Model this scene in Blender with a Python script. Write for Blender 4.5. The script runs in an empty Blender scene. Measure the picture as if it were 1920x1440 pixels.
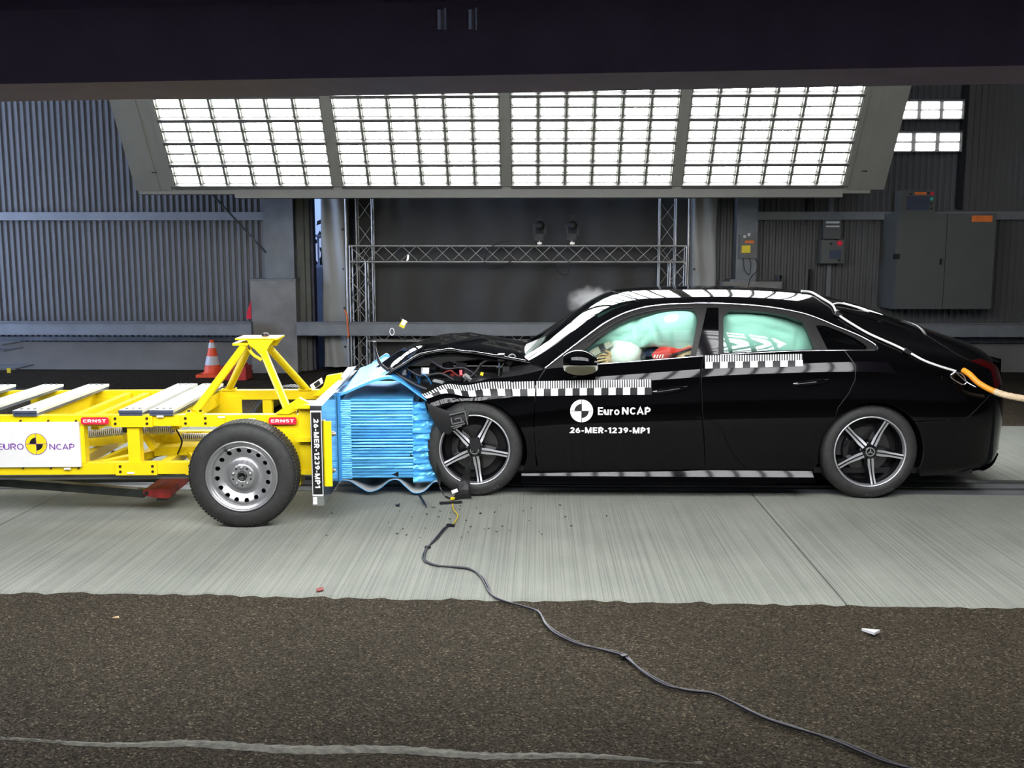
import bpy, bmesh, math, random
import numpy as np
from mathutils import Vector, Matrix
from mathutils.geometry import delaunay_2d_cdt

random.seed(7)
scene = bpy.context.scene
COL = scene.collection
PI = math.pi

# ------------------------------------------------------------------ camera, world, lights, exposure
FPX = 1900.0                       # focal length in pixels of a 1920 px wide frame
CAMZ, CAMY = 1.782, -7.001         # car's near flank is the plane Y = 0
PITCH, YAW = math.radians(7.8), math.radians(-1.45)
cam_data = bpy.data.cameras.new('camera')
cam_data.sensor_width = 36.0
cam_data.lens = FPX / 1920.0 * 36.0
cam_data.clip_end = 200
cam = bpy.data.objects.new('camera', cam_data)
COL.objects.link(cam)
cam.location = (0, CAMY, CAMZ)
cam.rotation_euler = (PI / 2 - PITCH, 0, -YAW)
scene.camera = cam

scene.view_settings.view_transform = 'Standard'
scene.view_settings.look = 'None'
scene.view_settings.exposure = 0.0
scene.view_settings.gamma = 1.0
scene.view_settings.use_curve_mapping = False
cy = scene.cycles
cy.max_bounces = 6; cy.diffuse_bounces = 3; cy.glossy_bounces = 4; cy.transmission_bounces = 4; cy.transparent_max_bounces = 12; cy.volume_bounces = 1
cy.use_adaptive_sampling = True; cy.adaptive_threshold = 0.05
cy.caustics_reflective = False; cy.caustics_refractive = False

world = bpy.data.worlds.new('world')
scene.world = world
world.use_nodes = True
wn = world.node_tree
bgn = wn.nodes['Background']
sky = wn.nodes.new('ShaderNodeTexSky')
sky.sky_type = 'HOSEK_WILKIE'
sky.sun_direction = Vector((-0.5, -0.5, 0.7)).normalized()
sky.turbidity = 4.0
tint = wn.nodes.new('ShaderNodeMixRGB'); tint.blend_type = 'MULTIPLY'; tint.inputs[0].default_value = 1.0; tint.inputs[2].default_value = (0.62, 0.74, 1.25, 1)
wn.links.new(sky.outputs[0], tint.inputs[1]); wn.links.new(tint.outputs[0], bgn.inputs[0])
bgn.inputs[1].default_value = 4.5

LED_POWER = 40.0
LED_NEAR = 26.0
# added area light that brightens the left wall bluish; no gate is modelled
gate = bpy.data.lights.new('left_fill', 'AREA')
gate.shape = 'RECTANGLE'; gate.size = 5.0; gate.size_y = 3.6
gate.energy = 1100; gate.color = (0.50, 0.64, 1.0)
left_fill_o = bpy.data.objects.new('left_fill', gate); COL.objects.link(left_fill_o)
left_fill_o.location = (-12.7, 3.6, 2.0)
left_fill_o.rotation_euler = (0, -PI / 2, 0)

# ------------------------------------------------------------------ helpers
_cp, _sp, _cy, _sy = math.cos(PITCH), math.sin(PITCH), math.cos(YAW), math.sin(YAW)
FWD = Vector((_sy * _cp, _cy * _cp, -_sp)); RGT = Vector((_cy, -_sy, 0)); DWN = FWD.cross(RGT)
CAM = Vector((0, CAMY, CAMZ))
def ray(px, py):
    return FWD + RGT * ((px - 960) / FPX) + DWN * ((py - 720) / FPX)
def W(px, py, Y):
    """point of the plane y = Y (metres) seen at a measured photo pixel"""
    d = ray(px, py); return CAM + d * ((Y - CAM.y) / d.y)
def G(px, py, z=0.0):
    """point of the floor plane seen at a measured photo pixel"""
    d = ray(px, py); return CAM + d * ((z - CAM.z) / d.z)

def empty(name, loc=(0, 0, 0), rz=0.0, parent=None):
    o = bpy.data.objects.new(name, None); COL.objects.link(o)
    o.location = loc; o.rotation_euler = (0, 0, rz); o.parent = parent
    o.empty_display_size = 0.2
    return o
def tag(o, label, cat, group=None, kind=None):
    o['label'] = label
    if cat: o['category'] = cat
    if group: o['group'] = group
    if kind: o['kind'] = kind
    return o
def struct(o, label=None):
    o['kind'] = 'structure'
    if label: o['label'] = label
    return o

def frame_of(d):
    d = Vector(d).normalized()
    a = Vector((0, 0, 1)) if abs(d.z) < 0.9 else Vector((1, 0, 0))
    u = d.cross(a).normalized(); v = d.cross(u).normalized()
    return d, u, v

class MB:
    def __init__(s):
        s.v = []; s.f = []; s.m = []; s.sm = []
    def add(s, verts, faces, mi=0, smooth=False):
        b = len(s.v)
        s.v += [tuple(p) for p in verts]
        for f in faces:
            s.f.append(tuple(b + i for i in f)); s.m.append(mi); s.sm.append(smooth)
        return s
    def box(s, c, size, rot=None, mi=0):
        hx, hy, hz = size[0] / 2, size[1] / 2, size[2] / 2
        vs = [Vector((x, y, z)) for x in (-hx, hx) for y in (-hy, hy) for z in (-hz, hz)]
        if rot is not None:
            if not isinstance(rot, Matrix):
                from mathutils import Euler
                rot = Euler(rot).to_matrix()
            vs = [rot @ p for p in vs]
        c = Vector(c)
        return s.add([p + c for p in vs], [(0, 1, 3, 2), (4, 6, 7, 5), (0, 4, 5, 1), (2, 3, 7, 6), (0, 2, 6, 4), (1, 5, 7, 3)], mi)
    def bx(s, x0, x1, y0, y1, z0, z1, mi=0):
        return s.box(((x0 + x1) / 2, (y0 + y1) / 2, (z0 + z1) / 2), (abs(x1 - x0), abs(y1 - y0), abs(z1 - z0)), None, mi)
    def bar(s, p0, p1, w, h, mi=0, up=(0, 0, 1)):
        """rectangular bar from p0 to p1, h measured along up"""
        p0, p1 = Vector(p0), Vector(p1); d = (p1 - p0).normalized(); up = Vector(up)
        u = d.cross(up)
        if u.length < 1e-4: u = d.cross(Vector((1, 0, 0)))
        u.normalize(); v = u.cross(d).normalized()
        vs = []
        for p in (p0, p1):
            for a, b in ((-1, -1), (1, -1), (1, 1), (-1, 1)):
                vs.append(p + u * (a * w / 2) + v * (b * h / 2))
        return s.add(vs, [(3, 2, 1, 0), (4, 5, 6, 7), (0, 1, 5, 4), (1, 2, 6, 5), (2, 3, 7, 6), (3, 0, 4, 7)], mi)
    def cyl(s, p0, p1, r0, r1=None, n=16, mi=0, cap=True, smooth=True):
        r1 = r0 if r1 is None else r1
        p0, p1 = Vector(p0), Vector(p1); d, u, v = frame_of(p1 - p0)
        A = [p0 + (u * math.cos(2 * PI * i / n) + v * math.sin(2 * PI * i / n)) * r0 for i in range(n)]
        B = [p1 + (u * math.cos(2 * PI * i / n) + v * math.sin(2 * PI * i / n)) * r1 for i in range(n)]
        s.add(A + B, [(i, (i + 1) % n, n + (i + 1) % n, n + i) for i in range(n)], mi, smooth)
        if cap:
            s.add(A, [tuple(reversed(range(n)))], mi); s.add(B, [tuple(range(n))], mi)
        return s
    def tube(s, path, r, n=8, mi=0, closed=False, cap=True):
        P = [Vector(p) for p in path]; N = len(P); rings = []
        rr = r if hasattr(r, '__len__') else [r] * N
        pu = None
        for i in range(N):
            if closed: d = P[(i + 1) % N] - P[i - 1]
            else: d = P[min(i + 1, N - 1)] - P[max(i - 1, 0)]
            d = d.normalized() if d.length > 1e-9 else Vector((1, 0, 0))
            if pu is None: _, u, v = frame_of(d)
            else:
                u = (pu - d * pu.dot(d))
                u = u.normalized() if u.length > 1e-6 else frame_of(d)[1]
                v = d.cross(u)
            pu = u
            rings.append([P[i] + (u * math.cos(2 * PI * k / n) + v * math.sin(2 * PI * k / n)) * rr[i] for k in range(n)])
        vs = [p for q in rings for p in q]; fs = []
        for i in range(N if closed else N - 1):
            a, b = i * n, ((i + 1) % N) * n
            fs += [(a + k, a + (k + 1) % n, b + (k + 1) % n, b + k) for k in range(n)]
        s.add(vs, fs, mi, True)
        if cap and not closed:
            s.add(rings[0], [tuple(reversed(range(n)))], mi); s.add(rings[-1], [tuple(range(n))], mi)
        return s
    def lathe(s, prof, n=48, axis='y', c=(0, 0, 0), mi=0, smooth=True):
        """prof: list of (a along axis, radius)"""
        c = Vector(c); vs = []
        for a, r in prof:
            for k in range(n):
                t = 2 * PI * k / n
                if axis == 'y': p = Vector((r * math.cos(t), a, r * math.sin(t)))
                elif axis == 'z': p = Vector((r * math.cos(t), r * math.sin(t), a))
                else: p = Vector((a, r * math.cos(t), r * math.sin(t)))
                vs.append(c + p)
        fs = []
        for i in range(len(prof) - 1):
            for k in range(n):
                fs.append((i * n + k, i * n + (k + 1) % n, (i + 1) * n + (k + 1) % n, (i + 1) * n + k))
        return s.add(vs, fs, mi, smooth)
    def prism(s, poly, d, mi=0):
        """polygon (list of 3d points) extruded by vector d"""
        n = len(poly); d = Vector(d); A = [Vector(p) for p in poly]; B = [p + d for p in A]
        s.add(A + B, [tuple(range(n)), tuple(reversed(range(n, 2 * n)))] + [(i, n + i, n + (i + 1) % n, (i + 1) % n) for i in range(n)], mi)
        return s
    def grid(s, rows, mi=0, smooth=True, thick=None):
        """rows: list of equal lists of points"""
        R_, C_ = len(rows), len(rows[0])
        vs = [p for r in rows for p in r]
        fs = [(i * C_ + j, i * C_ + j + 1, (i + 1) * C_ + j + 1, (i + 1) * C_ + j) for i in range(R_ - 1) for j in range(C_ - 1)]
        return s.add(vs, fs, mi, smooth)
    def build(s, name, mats, parent=None, off=None, loc=None, fix=True):
        me = bpy.data.meshes.new(name)
        vs = s.v if off is None else [(p[0] - off[0], p[1] - off[1], p[2] - off[2]) for p in s.v]
        me.from_pydata(vs, [], s.f)
        if not isinstance(mats, (list, tuple)): mats = [mats]
        for m in mats: me.materials.append(m)
        me.polygons.foreach_set('material_index', s.m)
        me.polygons.foreach_set('use_smooth', s.sm)
        if fix:
            bm = bmesh.new(); bm.from_mesh(me)
            bmesh.ops.recalc_face_normals(bm, faces=bm.faces); bm.to_mesh(me); bm.free()
        me.update()
        o = bpy.data.objects.new(name, me); COL.objects.link(o)
        o.parent = parent
        if loc is not None: o.location = loc
        return o

def copy_obj(o, parent=None, loc=None, rot=None):
    c = o.copy(); COL.objects.link(c); c.parent = parent
    if loc is not None: c.location = loc
    if rot is not None: c.rotation_euler = rot
    return c
def copy_tree(o, parent=None, loc=None, rot=None):
    c = copy_obj(o, parent, loc, rot)
    for ch in [x for x in bpy.data.objects if x.parent == o]:
        copy_tree(ch, c)
    return c

# ---- materials
def mat(name, col, rough=0.5, metal=0.0, var=0.12, scale=8.0, bump=0.0, bscale=60.0, coat=0.0, spec=0.5, emit=None, trans=None, detail=4.0):
    m = bpy.data.materials.new(name); m.use_nodes = True
    nt = m.node_tree; b = nt.nodes['Principled BSDF']
    b.inputs['Roughness'].default_value = rough
    b.inputs['Metallic'].default_value = metal
    b.inputs['Specular IOR Level'].default_value = spec
    if coat: b.inputs['Coat Weight'].default_value = coat; b.inputs['Coat Roughness'].default_value = 0.02
    tc = nt.nodes.new('ShaderNodeTexCoord')
    nz = nt.nodes.new('ShaderNodeTexNoise'); nz.inputs['Scale'].default_value = scale; nz.inputs['Detail'].default_value = detail
    nt.links.new(tc.outputs['Object'], nz.inputs['Vector'])
    rp = nt.nodes.new('ShaderNodeValToRGB')
    lo = [max(0, c * (1 - var)) for c in col]; hi = [min(1, c * (1 + var)) for c in col]
    rp.color_ramp.elements[0].color = (*lo, 1); rp.color_ramp.elements[1].color = (*hi, 1)
    rp.color_ramp.elements[0].position = 0.3; rp.color_ramp.elements[1].position = 0.7
    nt.links.new(nz.outputs['Fac'], rp.inputs['Fac'])
    nt.links.new(rp.outputs['Color'], b.inputs['Base Color'])
    if bump:
        n2 = nt.nodes.new('ShaderNodeTexNoise'); n2.inputs['Scale'].default_value = bscale; n2.inputs['Detail'].default_value = 3
        nt.links.new(tc.outputs['Object'], n2.inputs['Vector'])
        bp = nt.nodes.new('ShaderNodeBump'); bp.inputs['Strength'].default_value = bump; bp.inputs['Distance'].default_value = 0.02
        nt.links.new(n2.outputs['Fac'], bp.inputs['Height']); nt.links.new(bp.outputs['Normal'], b.inputs['Normal'])
    if emit:
        b.inputs['Emission Color'].default_value = (*emit[0], 1); b.inputs['Emission Strength'].default_value = emit[1]
    if trans:
        b.inputs['Subsurface Weight'].default_value = trans
    return m
def glass_mat(name, tint, refl=1.0, ior=1.5):
    m = bpy.data.materials.new(name); m.use_nodes = True
    nt = m.node_tree; nt.nodes.remove(nt.nodes['Principled BSDF'])
    out = nt.nodes['Material Output']
    t = nt.nodes.new('ShaderNodeBsdfTransparent'); t.inputs[0].default_value = (*tint, 1)
    g = nt.nodes.new('ShaderNodeBsdfGlossy'); g.inputs['Roughness'].default_value = 0.0; g.inputs[0].default_value = (1, 1, 1, 1)
    f = nt.nodes.new('ShaderNodeFresnel'); f.inputs[0].default_value = ior
    mx = nt.nodes.new('ShaderNodeMixShader')
    nt.links.new(f.outputs[0], mx.inputs[0]); nt.links.new(t.outputs[0], mx.inputs[1]); nt.links.new(g.outputs[0], mx.inputs[2])
    nt.links.new(mx.outputs[0], out.inputs[0])
    return m
def led_mat(name, strength, sx, sz):
    """lens-dotted LED cover: bright lenses in rows, a little dimmer in between"""
    m = bpy.data.materials.new(name); m.use_nodes = True
    nt = m.node_tree; nt.nodes.remove(nt.nodes['Principled BSDF']); out = nt.nodes['Material Output']
    tc = nt.nodes.new('ShaderNodeTexCoord'); mp = nt.nodes.new('ShaderNodeMapping')
    mp.inputs['Scale'].default_value = (sx, sz, 1)
    vo = nt.nodes.new('ShaderNodeTexVoronoi'); vo.voronoi_dimensions = '2D'; vo.inputs['Randomness'].default_value = 0.0; vo.inputs['Scale'].default_value = 1.0
    rp = nt.nodes.new('ShaderNodeMapRange'); rp.inputs[1].default_value = 0.15; rp.inputs[2].default_value = 0.55
    rp.inputs[3].default_value = strength * 1.45; rp.inputs[4].default_value = strength * 0.35
    em = nt.nodes.new('ShaderNodeEmission'); em.inputs[0].default_value = (0.97, 0.98, 1.0, 1)
    nt.links.new(tc.outputs['Object'], mp.inputs[0]); nt.links.new(mp.outputs[0], vo.inputs['Vector'])
    nt.links.new(vo.outputs['Distance'], rp.inputs[0]); nt.links.new(rp.outputs[0], em.inputs[1]); nt.links.new(em.outputs[0], out.inputs[0])
    return m

M = {}
M['paint'] = mat('black_car_paint', (0.0012, 0.0012, 0.0014), 0.05, 0, 0.05, spec=0.32)
M['blackplastic'] = mat('black_plastic', (0.012, 0.012, 0.013), 0.45, 0, 0.3, 20)
M['darkrubber'] = mat('dark_rubber', (0.02, 0.02, 0.02), 0.6, 0, 0.2)
M['tire'] = mat('tyre_rubber', (0.022, 0.023, 0.021), 0.62, 0, 0.25, 30, 0.15, 200)
M['tiretext'] = mat('tyre_lettering', (0.05, 0.05, 0.05), 0.6)
M['alloy'] = mat('machined_alloy', (0.70, 0.70, 0.73), 0.42, 0.85, 0.05)
M['alloyblack'] = mat('black_alloy', (0.006, 0.006, 0.007), 0.18, 0, 0.1, coat=0.6)
M['disc'] = mat('brake_disc', (0.12, 0.12, 0.12), 0.35, 1.0, 0.15)
M['chrome'] = mat('chrome', (0.75, 0.75, 0.8), 0.08, 1.0, 0.03)
M['greytrim'] = mat('grey_window_frame', (0.020, 0.020, 0.019), 0.4, 0.0, 0.1, spec=0.18)
M['steelwheel'] = mat('silver_steel_wheel', (0.42, 0.42, 0.43), 0.32, 0.75, 0.08, 6)
M['yellow'] = mat('yellow_paint', (0.87, 0.66, 0.005), 0.38, 0, 0.06, 3, 0.03, 30)
M['white'] = mat('white_paint', (0.82, 0.82, 0.80), 0.4, 0, 0.04)
M['ballast'] = mat('pale_grey_ballast_paint', (0.72, 0.74, 0.68), 0.45, 0, 0.06, 4)
M['platedge'] = mat('cut_steel_edge', (0.18, 0.22, 0.33), 0.35, 0.7, 0.2, 12)
M['alu'] = mat('aluminium_plate', (0.62, 0.64, 0.66), 0.24, 1.0, 0.08, 5, 0.05, 15)
M['blue'] = mat('blue_barrier_coating', (0.085, 0.42, 0.88), 0.36, 0.1, 0.08, 6, 0.03, 12)
M['bluefoil'] = mat('blue_honeycomb_foil', (0.11, 0.48, 0.92), 0.32, 0.3, 0.12, 8)
M['sheetgrey'] = mat('bare_barrier_sheet', (0.42, 0.44, 0.43), 0.5, 0.2, 0.12, 3)
M['red'] = mat('red_sign', (0.75, 0.02, 0.05), 0.4)
M['redsteel'] = mat('red_painted_steel', (0.20, 0.014, 0.010), 0.6, 0.1, 0.4, 12)
M['black'] = mat('matt_black', (0.004, 0.004, 0.005), 0.5, 0, 0.2)
M['purple'] = mat('purple_print', (0.18, 0.03, 0.35), 0.5)
M['logoyellow'] = mat('logo_yellow', (0.9, 0.68, 0.01), 0.5)
M['boltdark'] = mat('dark_bolt', (0.05, 0.03, 0.03), 0.4, 0.6)
M['boltlight'] = mat('zinc_bolt', (0.5, 0.5, 0.5), 0.3, 0.9)
M['spring'] = mat('pale_coil', (0.7, 0.68, 0.7), 0.35, 0.2)
M['darksteel'] = mat('oily_steel', (0.05, 0.055, 0.05), 0.4, 0.7, 0.3, 9)
M['glass'] = glass_mat('side_glass', (0.80, 0.92, 0.86))
M['frontglass'] = glass_mat('front_side_glass', (0.84, 0.94, 0.89), ior=1.16)
M['wsglass'] = glass_mat('windscreen_glass', (0.72, 0.86, 0.78), ior=1.45)
M['darkglass'] = glass_mat('dark_rear_glass', (0.10, 0.11, 0.11))
M['mint'] = mat('mint_airbag_fabric', (0.52, 0.85, 0.75), 0.8, 0, 0.08, 5, 0.1, 12)
M['bagwhite'] = mat('white_airbag_fabric', (0.80, 0.81, 0.74), 0.8, 0, 0.05, 5, 0.1, 12)
M['interior'] = mat('dark_interior', (0.02, 0.02, 0.022), 0.7)
M['seat'] = mat('seat_leather', (0.025, 0.024, 0.026), 0.55)
M['skin'] = mat('dummy_vinyl', (0.55, 0.36, 0.18), 0.5, 0, 0.1)
M['shirt'] = mat('red_dummy_shirt', (0.62, 0.03, 0.02), 0.8, 0, 0.15, 20)
M['navy'] = mat('navy_cloth', (0.02, 0.035, 0.09), 0.8)
M['taillight'] = mat('tail_lamp_red', (0.045, 0.001, 0.001), 0.1, 0, 0.1)
M['orange'] = mat('orange_hose', (0.9, 0.33, 0.02), 0.45)
M['braid'] = mat('beige_braided_sleeve', (0.62, 0.47, 0.30), 0.6, 0, 0.35, 160)
M['cord'] = mat('white_cord', (0.75, 0.75, 0.72), 0.4)
M['cable'] = mat('black_cable', (0.015, 0.013, 0.02), 0.4)
M['ywire'] = mat('yellow_wire', (0.6, 0.42, 0.02), 0.5)
M['cone'] = mat('orange_cone_rubber', (0.85, 0.09, 0.02), 0.55)
M['conewhite'] = mat('cone_band', (0.55, 0.55, 0.55), 0.5)
M['redblock'] = mat('red_plastic_base', (0.45, 0.03, 0.02), 0.5)
M['plaster'] = mat('white_sheeted_column', (0.34, 0.345, 0.32), 0.6, 0, 0.08, 2, 0.25, 4)
M['concretepost'] = mat('concrete_plinth', (0.21, 0.20, 0.18), 0.85, 0, 0.18, 5, 0.15, 40)
M['galv'] = mat('galvanised_steel', (0.17, 0.18, 0.185), 0.5, 0.55, 0.15, 6)
M['galvrail'] = mat('galvanised_rail', (0.20, 0.21, 0.22), 0.5, 0.3, 0.1, 5)
M['truss'] = mat('truss_aluminium', (0.42, 0.41, 0.38), 0.4, 0.8, 0.1)
M['tarp'] = mat('grey_backdrop_tarp', (0.065, 0.063, 0.058), 0.8, 0, 0.1, 1.5, 0.2, 3)
M['cabinet'] = mat('cabinet_grey', (0.085, 0.09, 0.083), 0.5, 0, 0.04, 4)
M['screen'] = mat('dark_screen', (0.06, 0.07, 0.10), 0.2)
M['lampbox'] = mat('lamp_box', (0.10, 0.10, 0.09), 0.6)
M['panelgrey'] = mat('lamp_housing_grey', (0.17, 0.17, 0.15), 0.55, 0, 0.06, 3)
M['reflector'] = mat('lamp_reflector', (0.10, 0.105, 0.09), 0.5, 0.1, 0.05)
M['darkframe'] = mat('lamp_frame_dark', (0.09, 0.09, 0.085), 0.5, 0.3)
M['housing'] = mat('dark_lamp_housing', (0.30, 0.22, 0.32), 0.6, 0, 0.1)
M['ceiling'] = mat('dark_ceiling', (0.05, 0.05, 0.055), 0.8)
M['hallsheet'] = mat('hall_lining_sheet', (0.28, 0.27, 0.28), 0.7)
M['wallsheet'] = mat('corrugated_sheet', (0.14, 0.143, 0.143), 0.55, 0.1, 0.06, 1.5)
M['wallsheetshaded'] = mat('shaded_corrugated_sheet', (0.10, 0.10, 0.098), 0.55, 0.1, 0.06, 1.5)  # same wall sheet, colour darkened to stand in for shade at the right
M['upstand'] = mat('painted_upstand', (0.17, 0.165, 0.15), 0.8, 0, 0.18, 1.4, 0.1, 30)
M['paper'] = mat('paper_white', (0.7, 0.7, 0.68), 0.7)
M['orangesign'] = mat('orange_sign', (0.75, 0.18, 0.03), 0.6)
M['yellowsign'] = mat('yellow_sign', (0.75, 0.6, 0.03), 0.6)
M['greenbutton'] = mat('green_button', (0.05, 0.5, 0.35), 0.4)
M['strap'] = mat('orange_strap', (0.8, 0.16, 0.03), 0.6)
M['led'] = led_mat('led_cover', LED_POWER, 75, 75)
M['lednear'] = led_mat('led_cover_viewer_side', LED_NEAR, 75, 75)

def ground_material(name, kind):
    m = bpy.data.materials.new(name); m.use_nodes = True
    nt = m.node_tree; b = nt.nodes['Principled BSDF']; L = nt.links
    tc = nt.nodes.new('ShaderNodeTexCoord')
    def noise(scale, detail=4, sc=None, rough=0.6):
        n = nt.nodes.new('ShaderNodeTexNoise'); n.inputs['Scale'].default_value = scale; n.inputs['Detail'].default_value = detail; n.inputs['Roughness'].default_value = rough
        if sc:
            mp = nt.nodes.new('ShaderNodeMapping'); mp.inputs['Scale'].default_value = sc
            L.new(tc.outputs['Object'], mp.inputs[0]); L.new(mp.outputs[0], n.inputs['Vector'])
        else: L.new(tc.outputs['Object'], n.inputs['Vector'])
        return n
    def ramp(src, stops):
        r = nt.nodes.new('ShaderNodeValToRGB')
        while len(r.color_ramp.elements) < len(stops): r.color_ramp.elements.new(0.5)
        for e, (p, c) in zip(r.color_ramp.elements, stops): e.position = p; e.color = (*c, 1)
        L.new(src, r.inputs[0]); return r
    def mul(a, c, fac=1.0):
        x = nt.nodes.new('ShaderNodeMixRGB'); x.blend_type = 'MULTIPLY'; x.inputs[0].default_value = fac
        L.new(a, x.inputs[1]); L.new(c, x.inputs[2]); return x.outputs[0]
    bp = nt.nodes.new('ShaderNodeBump')
    if kind == 'concrete':
        base = ramp(noise(0.9, 5).outputs['Fac'], [(0.3, (0.24, 0.254, 0.218)), (0.7, (0.32, 0.33, 0.285))])
        groove = noise(1.0, 3, (130, 0.4, 1))
        g = ramp(groove.outputs['Fac'], [(0.36, (0.72, 0.72, 0.72)), (0.55, (1, 1, 1))])
        sp = ramp(noise(160, 2).outputs['Fac'], [(0.35, (0.75, 0.75, 0.75)), (0.55, (1, 1, 1))])
        c = mul(mul(base.outputs[0], g.outputs[0]), sp.outputs[0], 0.8)
        L.new(c, b.inputs['Base Color'])
        bp.inputs['Strength'].default_value = 0.45; bp.inputs['Distance'].default_value = 0.012
        L.new(groove.outputs['Fac'], bp.inputs['Height'])
        b.inputs['Roughness'].default_value = 0.8; b.inputs['Specular IOR Level'].default_value = 0.12
    else:
        base = ramp(noise(0.7, 4).outputs['Fac'], [(0.3, (0.040, 0.034, 0.024)), (0.7, (0.056, 0.048, 0.034))])
        vo = nt.nodes.new('ShaderNodeTexVoronoi'); vo.inputs['Scale'].default_value = 130
        L.new(tc.outputs['Object'], vo.inputs['Vector'])
        sep = nt.nodes.new('ShaderNodeSeparateColor'); L.new(vo.outputs['Color'], sep.inputs[0])
        grain = ramp(sep.outputs[0], [(0.0, (0.35, 0.33, 0.33)), (0.6, (1.0, 0.97, 0.92)), (0.93, (1.5, 1.45, 1.4)), (1.0, (3.4, 3.3, 3.2))])
        c = mul(base.outputs[0], grain.outputs[0])
        L.new(c, b.inputs['Base Color'])
        bp.inputs['Strength'].default_value = 0.7; bp.inputs['Distance'].default_value = 0.006
        L.new(vo.outputs['Distance'], bp.inputs['Height'])
        b.inputs['Roughness'].default_value = 0.9; b.inputs['Specular IOR Level'].default_value = 0.06
    L.new(bp.outputs[0], b.inputs['Normal'])
    return m
M['concrete'] = ground_material('broomed_concrete', 'concrete')
M['asphalt'] = ground_material('asphalt', 'asphalt')

# ---- flat shapes, polygons and text
def inside(loops, pts):
    pts = np.asarray(pts, float); r = np.zeros(len(pts), bool)
    for lp in loops:
        P = np.asarray(lp, float); Q = np.roll(P, -1, 0)
        for (x0, y0), (x1, y1) in zip(P, Q):
            if y0 == y1: continue
            c = ((y0 > pts[:, 1]) != (y1 > pts[:, 1]))
            r ^= c & (pts[:, 0] < (x1 - x0) * (pts[:, 1] - y0) / (y1 - y0) + x0)
    return r
def resample(lp, step):
    out = []
    for a, b in zip(lp, lp[1:] + lp[:1]):
        L_ = math.hypot(b[0] - a[0], b[1] - a[1]); n = max(1, int(math.ceil(L_ / step)))
        for i in range(n): out.append((a[0] + (b[0] - a[0]) * i / n, a[1] + (b[1] - a[1]) * i / n))
    return out
def fill2d(outline, holes=(), step=0.05, gs=None):
    """triangulated polygon with an interior grid: verts2d, tris, boundary loops (index lists)"""
    gs = gs or step
    loops = [resample([tuple(p) for p in outline], step)] + [resample([tuple(p) for p in h], step) for h in holes]
    verts = []; edges = []; lidx = []
    for lp in loops:
        b = len(verts); verts += lp; n = len(lp)
        edges += [(b + i, b + (i + 1) % n) for i in range(n)]; lidx.append([b + i for i in range(n)])
    bp = np.array(verts); mn, mx = bp.min(0), bp.max(0)
    gx, gy = np.meshgrid(np.arange(mn[0] + gs / 2, mx[0], gs), np.arange(mn[1] + gs / 2, mx[1], gs))
    gp = np.stack([gx.ravel(), gy.ravel()], 1)
    if len(gp):
        gp = gp[inside(loops, gp)]
    if len(gp):
        d2 = ((gp[:, None, :] - bp[None]) ** 2).sum(2).min(1); gp = gp[d2 > (gs * 0.45) ** 2]
    allv = [Vector(p) for p in verts] + [Vector(p) for p in gp]
    ov, oe, of, ove, _, _ = delaunay_2d_cdt(allv, edges, [], 0, 1e-7)
    # map original indices to output
    o2n = {}
    for i, lst in enumerate(ove):
        for j in lst: o2n.setdefault(j, i)
    P = np.array([tuple(p) for p in ov]); F = np.array([f for f in of if len(f) == 3])
    keep = inside(loops, P[F].mean(1)); F = F[keep]
    bl = [[o2n[i] for i in lp if i in o2n] for lp in lidx]
    return P, F, bl

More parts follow.
